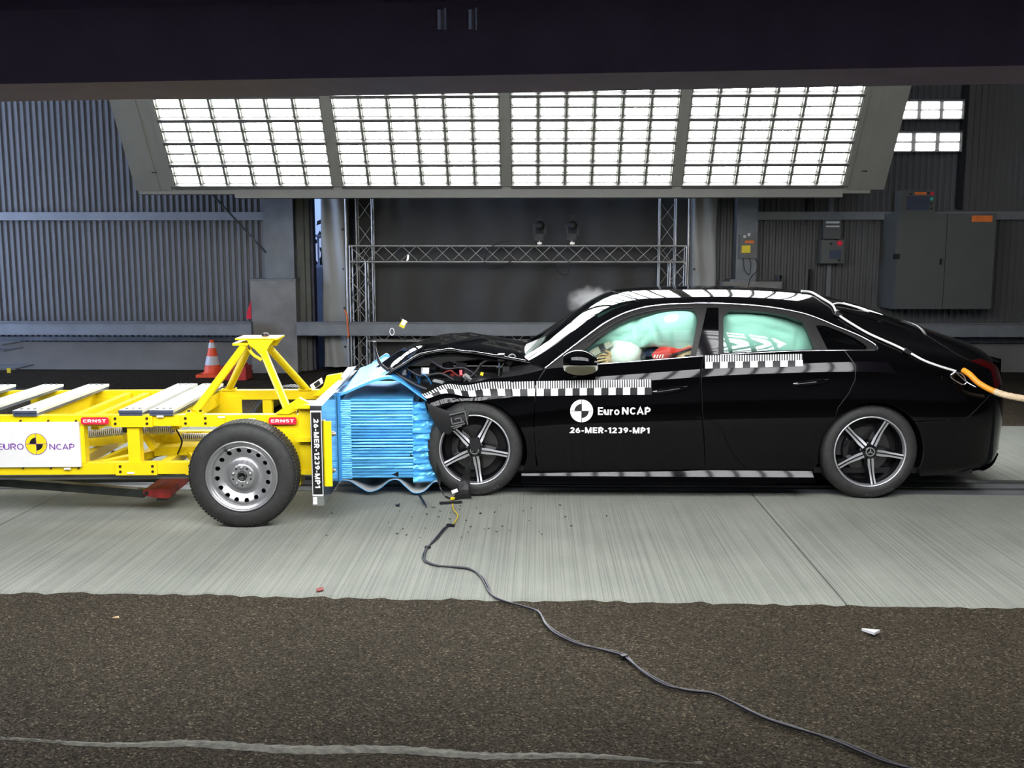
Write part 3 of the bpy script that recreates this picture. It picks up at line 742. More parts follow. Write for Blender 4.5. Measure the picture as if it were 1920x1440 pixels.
pbox(e, of, (1387, 440), (1416, 484), 7.08, 7.18, 'body', mat('device_grey', (0.12, 0.12, 0.11), 0.5)); 
s_ = pbox(e, of, (1391, 460), (1407, 474), 7.07, 7.08, 'sticker', M['yellowsign']); s_['label'] = 'yellow sticker with a small print'
pbox(e, of, (1397, 451), (1414, 456), 7.07, 7.08, 'label_strip', M['orangesign']); pbox(e, of, (1394, 441), (1399, 446), 7.07, 7.08, 'label_strip', M['paper']); pbox(e, of, (1402, 437), (1407, 443), 7.07, 7.08, 'label_strip', M['paper'])
MB().tube(spline([W(1394, 484, 7.1), W(1396, 505, 7.08), W(1405, 515, 7.06), W(1408, 495, 7.08), W(1405, 484, 7.1)], 6), .006, 6).build('cable', M['black'], e, off=of)
MB().tube(spline([W(1417, 484, 7.1), W(1423, 500, 7.08), W(1416, 512, 7.06), W(1408, 520, 7.04), W(1403, 536, 7.03)], 6), .006, 6).build('cable', M['black'], e, off=of)
tag(e, 'dark wall device with a yellow sticker hanging on the right steel column', 'device')
tag(MB().cyl(W(1460, 545, 7.1), W(1460, 522, 7.1), .035, n=14).cyl(W(1460, 522, 7.1), W(1460, 516, 7.1), .045, n=14).build('socket_post', M['black']), 'short black capped post standing on the right concrete plinth', 'post')
# tall dark post that carries the far right floodlights
xp = W(1803, 300, 7.4).x
tag(MB().bx(xp - .03, xp + .03, 7.36, 7.46, 2.28, 5.6).build('lamp_post', M['black']), 'thin dark upright at the right wall carrying two floodlights', 'post')

# ---- traffic cone and red base
def cone(loc, h, lab):
    e = empty('traffic_cone', loc)
    MB().box((0, 0, .02), (.36, .36, .04)).build('base', M['cone'], e)
    def r(z): return .135 - (.135 - .025) * z / h
    zs = [.04, .30 * h, .50 * h, .56 * h, .76 * h, .80 * h, h]
    cb = MB().lathe([(.04, r(.04) + .02), (.06, r(.06))] + [(h * t, r(h * t)) for t in (.2, .4, .6, .8, 1)] + [(h, .012)], 28, 'z').build('body', M['cone'], e)
    for a, b in ((.32, .56), (.78, .93)):
        MB().lathe([(h * a, r(h * a) + .003), (h * b, r(h * b) + .003)], 28, 'z').build('white_band', M['conewhite'], cb)
    tag(e, lab, 'traffic cone')
g = G(399, 692); cone((W(399, 690, 6.7).x, 6.7, 0), .50, 'orange and white traffic cone standing at the wall behind the trolley')
c = W(440, 690, 6.45)
e = empty('cone_base', (c.x + .03, 6.42, 0))
MB().box((0, 0, .09), (.34, .30, .18)).build('block', M['redblock'], e); MB().box((0, 0, .195), (.26, .22, .03)).build('lid', M['redblock'], e)
tag(e, 'low red plastic block lying beside the traffic cone', 'block')
a = W(466, 598, 6.95)
tag(MB().prism([W(470, 565, 6.84), W(471, 598, 6.84), W(462, 598, 6.84), W(463, 585, 6.84)], (0, .03, 0)).build('warning_flag', M['red']), 'small red triangular flag hanging on the left edge of the concrete plinth', 'flag')

# ---- bright metal equipment cut off by the left edge of the picture
e = empty('metal_step', W(-20, 690, 5.0)); of = e.location
for (xa, ya, xb, yb, nm) in ((-60, 634, 28, 644, 'tread'), (-60, 648, 32, 655, 'tread'), (-60, 684, 52, 688, 'tread')):
    p, q = W(xa, yb, 5.0), W(xb, ya, 5.0)
    MB().bx(p.x, q.x, 4.7, 5.15, p.z, p.z + .02).build(nm, M['alu'], e, off=of)
p = W(-30, 684, 5.0); MB().bx(p.x - .03, p.x + .03, 4.9, 4.96, 0, W(0, 634, 5).z).build('leg', M['alu'], e, off=of)
p = W(2, 690, 4.9); MB().bx(p.x - .015, p.x + .015, 4.75, 4.78, 0, W(0, 600, 4.9).z).build('handrail_post', M['alu'], e, off=of)
a, b = W(14, 699, 4.7), W(20, 690, 4.7); MB().bx(a.x, b.x, 4.69, 4.70, a.z, b.z).build('yellow_tag', M['yellowsign'], e, off=of)
MB().bx(W(-60, 700, 4.9).x, W(30, 700, 4.9).x, 4.6, 5.2, 0.0, 0.03).build('base', M['galv'], e, off=of)
tag(e, 'shiny metal step cut off by the left edge of the picture', 'step')

# ================================================================== FLOODLIGHT ARRAYS
def led_strip_mesh(w, h):
    mb = MB(); n = 8
    # slightly domed LED cover with a thin rim
    mb.add([(-w/2, -h/2, 0), (w/2, -h/2, 0), (w/2, h/2, 0), (-w/2, h/2, 0), (-w/2+.006, -h/2+.006, .012), (w/2-.006, -h/2+.006, .012), (w/2-.006, h/2-.006, .012), (-w/2+.006, h/2-.006, .012)],
           [(0, 1, 5, 4), (1, 2, 6, 5), (2, 3, 7, 6), (3, 0, 4, 7), (4, 5, 6, 7), (3, 2, 1, 0)])
    return mb
def light_array(loc, rz, width, rows, slope_len, up_angle, label, face=1, end=.42, fine=True, tilt=0.0, cat='light array'):
    """array of 4 lamp modules on an inclined plane; local x along the array, u up the slope.
    face=+1: lamps look towards -y, lower edge far from the viewer."""
    e = empty('light_array', loc, rz)
    ca, sa = math.cos(up_angle), math.sin(up_angle)
    # local frame: X, U (up the slope), N (lamp side)
    rot = Matrix(((1, 0, 0), (0, -ca, -sa), (0, sa, -ca)))       # columns: X, U=(0,-ca,sa), N=(0,-sa,-ca)
    def place(o): o.rotation_euler = rot.to_euler()
    mw = width / 4; gap = .11; rowh = slope_len / rows
    eul = rot.to_euler()
    strip = None
    cw = (mw - gap) / 6
    for m in range(4):
        xc = (-width / 2) + mw * (m + .5)
        mb = MB(); w2 = (mw - gap) / 2
        mb.bx(-w2, w2, 0, slope_len, -.16, -.03, 0)                # box
        mb.bx(-w2 - gap / 2, -w2, 0, slope_len, -.02, .02, 1); mb.bx(w2, w2 + gap / 2, 0, slope_len, -.02, .02, 1)
        for r in range(rows + 1):
            mb.bx(-w2, w2, r * rowh - .018, r * rowh + .018, -.03, .035, 2)
        for c_ in range(7):
            x = -w2 + c_ * cw
            mb.bx(x - .012, x + .012, 0, slope_len, -.03, .012, 3)
        for r in range(rows):
            mb.bx(-w2, w2, r * rowh + rowh * .5 - .01, r * rowh + rowh * .5 + .01, -.03, .006, 3)
        mod = mb.build('lamp_module', [M['lampbox'], M['panelgrey'], M['darkframe'], M['reflector']] if fine else [M['housing'], M['housing'], M['darkframe'], M['reflector']], e, loc=(xc, 0, 0)); mod.rotation_euler = eul
        sw, sh = cw * .79, rowh * .31
        if fine:
            for r in range(5):
                for c_ in range(6):
                    for k in range(2):
                        l = (-w2 + cw * (c_ + .5), r * rowh + rowh * (.27 + .46 * k), -.024)
                        if strip is None: strip = led_strip_mesh(sw, sh).build('led_strip', M['led'], mod, loc=l)
                        else: copy_obj(strip, mod, l)
        if rows > 5 or not fine:
            mb = MB()
            for r in range(5 if fine else 0, rows):
                for c_ in range(6):
                    for k in range(2):
                        x, y = -w2 + cw * (c_ + .5), r * rowh + rowh * (.27 + .46 * k)
                        mb.add([(x - sw/2, y - sh/2, -.012), (x + sw/2, y - sh/2, -.012), (x + sw/2, y + sh/2, -.012), (x - sw/2, y + sh/2, -.012)], [(0, 1, 2, 3)])
            lo = mb.build('led_strips', M['led' if fine else 'lednear'], mod, fix=False); lo['kind'] = 'stuff'
    for s in (-1, 1):
        mb = MB(); xa = s * width / 2; xb = s * (width / 2 + end)
        mb.bx(min(xa, xb), max(xa, xb), -.06, slope_len, -.05, 0.0)
        mb.bx((xa * 2 + xb) / 3 - .004, (xa * 2 + xb) / 3 + .004, -.06, slope_len, 0, .004)
        p = mb.build('end_sheet', M['panelgrey'] if fine else M['housing'], e); p.rotation_euler = eul
        mb = MB()
        for (u, dx) in ((slope_len - .12, .62), (slope_len - .30, .60), (.18, .35)):
            x = xa + (xb - xa) * dx; mb.bx(x - .03, x + .03, u - .006, u + .006, 0, .004)
        p2 = mb.build('slot', M['black'], p)
    # fascia box under the lamps
    if fine: f = MB().bx(-width / 2 + .74 - 0.0, width / 2 - .05, .02, .30, -.135, -.005).bx(-width / 2 - end + .02, width / 2 + end - .15, .05, .25, -.09, -.005).build('fascia', M['panelgrey'], e)
    # back spine and hangers to the ceiling
    b = Vector((0, -ca * slope_len, sa * slope_len))
    for x in (-width / 2 + .5, 0, width / 2 - .5):
        MB().bx(x - .04, x + .04, b.y * .7 + .25, b.y * .7 + .33, b.z * .7, 6 - loc[2]).build('hanger', M['darkframe'], e)
    tag(e, label, cat)
    return e
SL = math.hypot(.62, .92)
fa = light_array((-0.363, 4.86, 2.462), 0.0, 7.80, 8, SL * 8 / 4, math.atan2(.92, .62), 'long tilted floodlight array of white lamps hanging behind the car')
# the same array on the viewer's side; only its dark back is in view
pa, pb = W(-200, 193, -3.0), W(2120, 155, -3.0)
na = light_array((-0.30, -4.12, 2.27), PI, 7.80, 8, SL * 2, math.radians(63), 'dark back of the floodlight array hanging across the top of the picture', fine=False)
mb = MB()
def hull(x, zo): return zo + .021 + (x - 0) * 0.0135
xs = [-4.6, 4.6]
prof = [(-4.15, 2.175), (-4.38, 2.185), (-4.40, 2.36), (-3.45, 4.45), (-3.25, 4.40), (-4.33, 2.33)]
A = [Vector((-4.6, y, hull(-4.6, z))) for y, z in prof]; 
mb.prism(A, (0, 0, 0)) if False else None
B = [Vector((4.6, y, hull(4.6, z))) for y, z in prof]; n = len(prof)
mb.add(A + B, [tuple(range(n)), tuple(range(2 * n - 1, n - 1, -1))] + [(i, n + i, n + (i + 1) % n, (i + 1) % n) for i in range(n)])
mb2 = MB().bx(-4.6, 4.6, -4.52, -4.46, 2.39, 3.3)
# housing goes into the array's own frame (rotated half a turn)
def tolocal(mb, e):
    mw = Matrix.Translation(e.location) @ Matrix.Rotation(e.rotation_euler.z, 4, 'Z'); inv = mw.inverted()
    mb.v = [tuple(inv @ Vector(p)) for p in mb.v]; return mb
tolocal(mb, na).build('back_housing', M['housing'], na); tolocal(mb2, na).build('upper_housing', M['housing'], na)
for px in (826, 884):
    a, b = W(px, 57, -4.53), W(px, -60, -4.53)
    m3 = MB().cyl(a, a + Vector((0, 0, .045)), .011, n=10).cyl(a + Vector((.012, 0, 0)), a + Vector((.012, 0, .05)), .005, n=8).cyl(a + Vector((0, 0, .07)), b, .006, n=8)
    tolocal(m3, na).build('hanger_bolt', M['chrome'], na)
# two smaller floodlights on the post at the far right
for (ya, yb, xa, xb, lab) in ((188, 224, 1640, 1808, 'upper small floodlight bar on the dark post at the right'), (247, 285, 1622, 1804, 'lower small floodlight bar on the dark post at the right')):
    Y = 7.15; p, q = W(xa, yb, Y), W(xb, ya, Y); e = empty('floodlight', ((p.x + q.x) / 2, Y, (p.z + q.z) / 2)); w, h = q.x - p.x, q.z - p.z
    MB().bx(-w/2, w/2, 0, .10, -h/2, h/2).build('housing', M['darkframe'], e)
    MB().bx(-w/2 - .012, w/2 + .012, -.012, .02, h/2 - .01, h/2 + .015).bx(w/2, w/2 + .012, -.012, .02, -h/2, h/2).bx(-w/2 - .012, -w/2, -.012, .02, -h/2, h/2).build('rim', M['alu'], e)
    first = None; nc = 4
    for c_ in range(nc):
        for k in range(2):
            l = (-w/2 + w/nc * (c_ + .5), -.004, (-.25 + .48 * k) * h)
            if first is None:
                first = led_strip_mesh(w / nc * .80, h * .36).build('led_strip', M['led'], e, loc=l); first.rotation_euler = (PI / 2, 0, 0)
            else: copy_obj(first, e, l)
    MB().bx(w/2 - .25, w/2 + .06, .10, .235, -.04, .04).build('bracket', M['darkframe'], e)
    tag(e, lab, 'floodlight', 'floodlight bars on the right post')

# ================================================================== BARRIER TROLLEY
TROOT = Vector((-1.866, -0.70, 0)); TYAW = math.radians(3.0)
trolley = empty('barrier_trolley', TROOT, TYAW)
_TI = Matrix.Rotation(-TYAW, 3, 'Z')
def pT(px, py, y):
    """trolley-frame point on the plane y (trolley metres) at a measured pixel"""
    o = _TI @ (CAM - TROOT); d = _TI @ ray(px, py); return o + d * ((y - o.y) / d.y)
YF, YB = 0.15, 1.35                       # near and far side rails (outer faces)
TW = 1.62                                 # track
zt1, zt0 = pT(250, 779, YF).z, pT(250, 799, YF).z
zl1, zl0 = pT(250, 868, YF).z, pT(250, 889, YF).z
XL = -3.9; XF = pT(588, 850, YF).x - .02; RW = .07
Y_ = M['yellow']
def tb(name, mb, m_=None, parent=trolley, label=None):
    o = mb.build(name, m_ or Y_, parent)
    if label: o['label'] = label
    return o
for (ya, yb) in ((YF, YF + RW), (YB - RW, YB)):
    xe = pT(355, 880, YF).x + .25
    tb('upper_rail', MB().bx(XL, XF, ya, yb, zt0, zt1)); tb('lower_rail', MB().bx(XL, xe, ya, yb, zl0, zl1))
# thin gap line along the lower rail and joint plates with bolts
def joint(pa, pb, z0, z1, bolts):
    xa, xb = pT(pa, 790, YF).x, pT(pb, 790, YF).x
    p = tb('joint_plate', MB().bx(xa, xb, YF - .014, YF, z0 - .004, z1 + .004))
    for fx in bolts:
        for fz in (.27, .75):
            tb('bolt', MB().cyl((xa + (xb - xa) * fx, YF - .02, z0 + (z1 - z0) * fz), (xa + (xb - xa) * fx, YF - .012, z0 + (z1 - z0) * fz), .0085, n=10), M['boltdark'], p)
joint(210, 287, zt0, zt1, (.1, .87)); joint(341, 422, zt0, zt1, (.1, .56)); joint(213, 291, zl0, zl1, (.12, .9)); joint(345, 372, zl0, zl1, (.3,))
# posts
def post(pxa, pxb, y0, y1, name='post'):
    xa, xb = pT(pxa, 830, y0).x, pT(pxb, 830, y0).x
    return tb(name, MB().bx(xa, xb, y0, y1, zl1, zt0))
post(239.5, 262, YF + .005, YF + .075); post(148.5, 159, YF - .005, YF + .06); 
for x in (-1.0, -1.9, -2.9): tb('post', MB().bx(x, x + .07, YB - RW, YB, zl1, zt0))
for x in (-2.6, -3.4): tb('post', MB().bx(x, x + .07, YF + .002, YF + RW, zl1, zt0))
p = pT(245, 800, YF + .02); tb('hole_cover', MB().bx(pT(229, 805, YF + .3).x, pT(238, 805, YF + .3).x, YF + .3, YF + .34, pT(230, 811, YF + .3).z, pT(230, 800, YF + .3).z), M['black'])
# far inner sheet panels and cross members
xa = pT(215, 735, YB).x
for px, far in ((180, 0), (140, 0), (250, 0), (330, 0), (60, 0)):
    x = pT(px, 778, YF + .1).x; tb('cross_member', MB().bx(x - .025, x + .025, YF + RW, YB - RW, zt0 - .035, zt1 - .012))
for px in (235, 300, 120): 
    x = pT(px, 880, YF).x; tb('cross_member', MB().bx(x - .03, x + .03, YF + RW, YB - RW, zl0, zl1 - .01))
x0 = pT(215, 870, YF).x; tb('diagonal_brace', MB().bar((x0 - .1, YF + .05, zl1 - .02), (x0 + .55, YB - .1, zl1 - .02), .06, .05))
x0 = pT(300, 870, YF).x; tb('diagonal_brace', MB().bar((x0 + .25, YF + .05, zl1 - .02), (x0 - .25, YB - .1, zl1 + .0), .06, .05))
x0 = pT(262, 820, YF + .2).x; tb('diagonal_brace', MB().bar((x0 + .02, YF + .25, pT(262, 815, YF + .25).z), (pT(290, 842, YF + .25).x, YF + .25, pT(290, 842, YF + .25).z), .05, .04))
# yellow box beams inside
q0, q1 = pT(150, 828, .75), pT(235, 818, .75); tb('inner_beam', MB().bar(q0, q1, .08, .075))
q0, q1 = pT(300, 840, .6), pT(390, 838, .6); tb('inner_box', MB().bar(q0, q1, .25, .06))
q0, q1 = pT(290, 820, .7), pT(345, 820, .7); tb('inner_beam', MB().bar(q0, q1, .10, .06))
q0, q1 = pT(60, 760, .75), pT(420, 760, .75); tb('inner_panel', MB().bx(q0.x, q1.x, YB - RW - .012, YB - RW, zt0 - .16, zt1 - .05))
q0, q1 = pT(180, 870, YF + .3), pT(260, 835, .75); tb('diagonal_brace', MB().bar(q0, q1, .05, .04))
# pale coil springs
def coil(a, b, r, turns, label):
    a, b = Vector(a), Vector(b); d, u, v = frame_of(b - a); L_ = (b - a).length; pts = []
    for i in range(int(turns * 10) + 1):
        t = i / 10 * 2 * PI; pts.append(a + d * (L_ * i / (turns * 10)) + (u * math.cos(t) + v * math.sin(t)) * r)
    o = tb('coil_spring', MB().tube(pts, .0050, 5), M['spring']); 
    tb('spring_rod', MB().cyl(a, b, r * .45, n=10), M['black'], o)
coil(pT(157, 815, .55), pT(236, 807, .55), .026, 21, ''); coil(pT(262, 806, .55), pT(327, 807, .55), .026, 18, ''); coil(pT(340, 820, .45), pT(398, 820, .45), .026, 15, '')
# white logo panel
pw0, pw1 = pT(-200, 833, YF - .02), pT(150, 833, YF - .02); za, zb_ = pT(100, 875.5, YF - .02).z, pT(100, 791.5, YF - .02).z
panel = tb('logo_panel', MB().bx(pw0.x, pw1.x, YF - .022, YF - .004, za, zb_), M['white'], label='white sheet panel with a round target emblem')
for px in (38, 90, 142, -20):
    for py in (789, 878):
        c = pT(px + (5 if py > 800 else 0), py, YF - .01); tb('bolt', MB().cyl((c.x, YF - .012, c.z), (c.x, YF + .002, c.z), .006, n=8), M['boltdark'], panel)
ey = YF - .0235
c = pT(68, 832.5, ey); r = (pT(89, 832, ey).x - pT(47.5, 832, ey).x) / 2
ux, uz = Vector((1, 0, 0)), Vector((0, 0, 1)); n_ = Vector((0, -1, 0))
mb = MB(); vs, fs = sector(c, ux, uz, 0, r, 0, 2 * PI, 64); mb.add(vs, fs, 0)
for (r0, r1, a0, a1, mi) in ((r * .955, r * 1.0, 0, 2 * PI, 1), (0, r * .60, PI / 2, PI, 2), (0, r * .60, 1.5 * PI, 2 * PI, 2)):
    vs, fs = sector(c + n_ * .0012, ux, uz, r0, r1, a0, a1, 48 if a1 - a0 > 3 else 14); mb.add(vs, fs, mi)
t = r * .02; mb.add([c + n_ * .0016 + ux * a * r + uz * b for a, b in ((-1, -t), (1, -t), (1, t), (-1, t))], [(0, 1, 2, 3)], 1)
mb.add([c + n_ * .0016 + ux * b + uz * a * r for a, b in ((-1, -t), (-1, t), (1, t), (1, -t))], [(0, 1, 2, 3)], 1)
tb('emblem', mb, [M['logoyellow'], M['purple'], M['black']], panel, 'yellow and black quartered target emblem')
mb = MB(); a = pT(93, 843.5, ey); b = pT(139.5, 831, ey); add_text(mb, 'NCAP', a, ux, uz, b.x - a.x, b.z - a.z, 0.002, 0, .001)
a = pT(-4, 843.5, ey); b = pT(44, 831, ey); add_text(mb, 'EURO', a, ux, uz, b.x - a.x, b.z - a.z, 0.002, 0, .001)
tb('lettering', mb, M['purple'], panel, 'purple EURO NCAP lettering')
# small white rating stickers
for px, py in ((126, 879), (245, 887), (300, 781), (415, 782), (453, 788), (472, 786)):
    c = pT(px, py, YF - .018); tb('sticker', MB().bx(c.x - .022, c.x + .022, YF - .018, YF - .0145, c.z - .006, c.z + .006), M['white'])
# red maker's plates
def ernst(x0p, x1p, y0p, y1p, Y):
    a, b = pT(x0p, y1p, Y), pT(x1p, y0p, Y)
    h = b.z - a.z; pl = []
    for (cx, cz, q) in ((b.x - .012, b.z - .012, 0), (a.x + .012, b.z - .012, 1), (a.x + .012, a.z + .012, 2), (b.x - .012, a.z + .012, 3)):
        for k in range(4):
            t = (q + k / 3) * PI / 2; pl.append(Vector((cx + .012 * math.cos(t), Y, cz + .012 * math.sin(t))))
    o = tb('maker_plate', MB().prism(pl, (0, .008, 0)), M['red'], label='red plate lettered ERNST')
    mb = MB(); add_text(mb, 'ERNST', (a.x + (b.x - a.x) * .08, Y, a.z + h * .27), ux, uz, (b.x - a.x) * .83, h * .50, .028, 0, .0015)
    tb('lettering', mb, M['white'], o)
ernst(152, 203, 782.5, 796, YF - .025); ernst(504, 555.5, 782.5, 796, YF - .025)

# ballast plates laid across the rails
def ballast(npx, fpx, lab=None):
    """near-left and near-right pixel, far-left and far-right pixel -> two stacked plates"""
    yn, yf = YF - .02, YB + .05
    al, ar = pT(npx[0], 771, yn).x, pT(npx[1], 771, yn).x
    fl = al; fr = ar
    o = tb('ballast_plate', MB().bx(al, ar, yn, yf, zt1 + .020, zt1 + .038), [M['ballast']])
    tb('ballast_plate', MB().bx(al + .002, ar - .004, yn + .004, yf, zt1 + .0005, zt1 + .018), M['platedge'])
    tb('plate_edge', MB().bx(al, ar, yn - .004, yn, zt1 + .0205, zt1 + .0375), M['platedge'], o)
    for k in range(3):
        for yy in (yn + .05, yf - .05):
            tb('bolt', MB().cyl((al + (ar - al) * (.25 + .27 * k), yy, zt1 + .038), (al + (ar - al) * (.25 + .27 * k), yy, zt1 + .046), .010, n=8), M['boltlight'], o)
for npx in ((-78, -33), (23, 69), (222, 267), (279, 325), (-190, -140)): ballast(npx, None)

# calibration tower: four tubes and a bent head plate
ym = .74
hl = pT(455, 652, ym - .12); hr = pT(505, 660, ym - .12)
def leg(a, b, nm='tower_leg'):
    a, b = Vector(a), Vector(b)
    o = tb(nm, MB().cyl(a, b, .027, n=20)); f = tb('foot_plate', MB().box((b.x, b.y, zt1 + .008), (.10, .07, .016)), Y_, o)
    for s in (-1, 1): tb('foot_bolt', MB().cyl((b.x + s * .038, b.y, zt1 + .016), (b.x + s * .038, b.y, zt1 + .028), .009, n=8), M['boltdark'], o)
ft = zt1 + .012
leg(pT(457, 650, ym - .1), (pT(365, 770, YF + .04).x, YF + .04, ft)); leg(pT(466, 652, ym + .12), (pT(430, 728, YB - .05).x, YB - .05, ft))
leg(pT(494, 660, ym - .1), (pT(541, 768, YF + .04).x, YF + .04, ft)); leg(pT(507, 655, ym + .12), (pT(573, 727, YB - .05).x, YB - .05, ft))
hy0, hy1 = ym - .13, ym + .13
def PT(px, py): return pT(px, py, hy0)
hz = PT(470, 633).z
xl, xr = PT(441, 640).x, PT(520, 640).x
head = tb('tower_head', MB().bx(xl, xr, hy0, hy1, PT(480, 636).z - .006, PT(480, 636).z + .006)
   .prism([Vector((PT(x, y).x, hy0, PT(x, y).z)) for x, y in ((463, 636), (514, 636), (505, 648), (498, 660), (487, 662), (490, 668), (478, 655), (466, 646))], (0, .012, 0))
   .bx(PT(436, 646).x, PT(465, 646).x, hy0 - .005, hy1, PT(436, 648).z, PT(436, 643.5).z)
   .prism([Vector((PT(x, y).x, hy1 - .012, PT(x, y).z)) for x, y in ((463, 640), (518, 637), (505, 655), (470, 655))], (0, .012, 0)))
tb('head_bolt', MB().cyl((PT(490, 630).x, ym, hz), (PT(490, 630).x, ym, hz + .02), .03, .02, n=10), M['boltdark'], head)
arc = [PT(466, 648), PT(470, 658), PT(477, 666), PT(485, 671), PT(491, 675)]
tb('slotted_arm', MB().tube(spline([Vector((p.x, hy0 - .01, p.z)) for p in arc], 5), .011, 8), Y_, head)
tb('lever', MB().cyl(PT(466, 647) - Vector((0, .02, 0)), PT(470, 655) - Vector((0, .02, 0)), .008, n=8), M['boltdark'], head)

# front end: gusset plates, post and brackets in front of the wheel
zpt, zpb = pT(588, 760, .04).z, pT(590, 947, .04).z
fx = pT(561, 800, YF).x
tb('front_beam', MB().bx(pT(500, 800, YF).x, fx, YF + .002, YF + .16, zt0 - .40, zt0 + .002))
tb('front_post', MB().bx(fx, pT(585, 800, YF).x, YF - .01, YF + .12, zl0 + .02, zpt - .03))
tb('front_post', MB().bx(fx, pT(585, 800, YF).x, YB - .12, YB + .02, zl0 + .02, zpt - .03))
for py in (760, 822, 883):
    zz = pT(575, py, YF).z; tb('bracket', MB().bx(fx - .01, XF + .03, YF - .06, YF + .14, zz - .012, zz + .012))
tb('gusset', MB().prism([pT(515, 776, YF - .01), pT(540, 777, YF - .01), pT(583, 758, YF - .01), pT(560, 746, YF - .01)], (0, .05, 0)))
a = pT(604, 745, YB - .2)
tb('gusset', MB().prism([pT(585, 742, YB - .2), pT(606, 724, YB - .2), pT(612, 705, YB - .2), pT(640, 700, YB - .2), pT(636, 742, YB - .2)], (0, .06, 0)))
tg = tb('target_plate', MB().prism([pT(581, 722, YB - .22), pT(603, 708, YB - .22), pT(606, 718, YB - .22), pT(586, 732, YB - .22)], (0, .006, 0)), M['white'])
tb('target_mark', MB().prism([pT(588, 720, YB - .225), pT(598, 713, YB - .225), pT(601, 720, YB - .225), pT(592, 727, YB - .225)], (0, .003, 0)), M['black'], tg)
tb('cross_member', MB().bx(fx, XF, YF + .12, YB - .12, zt0 - .05, zt1 - .01)); tb('cross_member', MB().bx(fx, XF, YF + .12, YB - .12, zl0 + .05, zl0 + .12))
for px in (498,): tb('post', MB().bx(pT(495, 740, YB).x, pT(512, 740, YB).x, YB - .06, YB, zt0 - .25, zt0))
tb('axle', MB().cyl((0, .05, .335), (0, TW - .05, .335), .035, n=14), M['darksteel']); tb('axle', MB().cyl((-3.0, .05, .335), (-3.0, TW - .05, .335), .035, n=14), M['darksteel'])

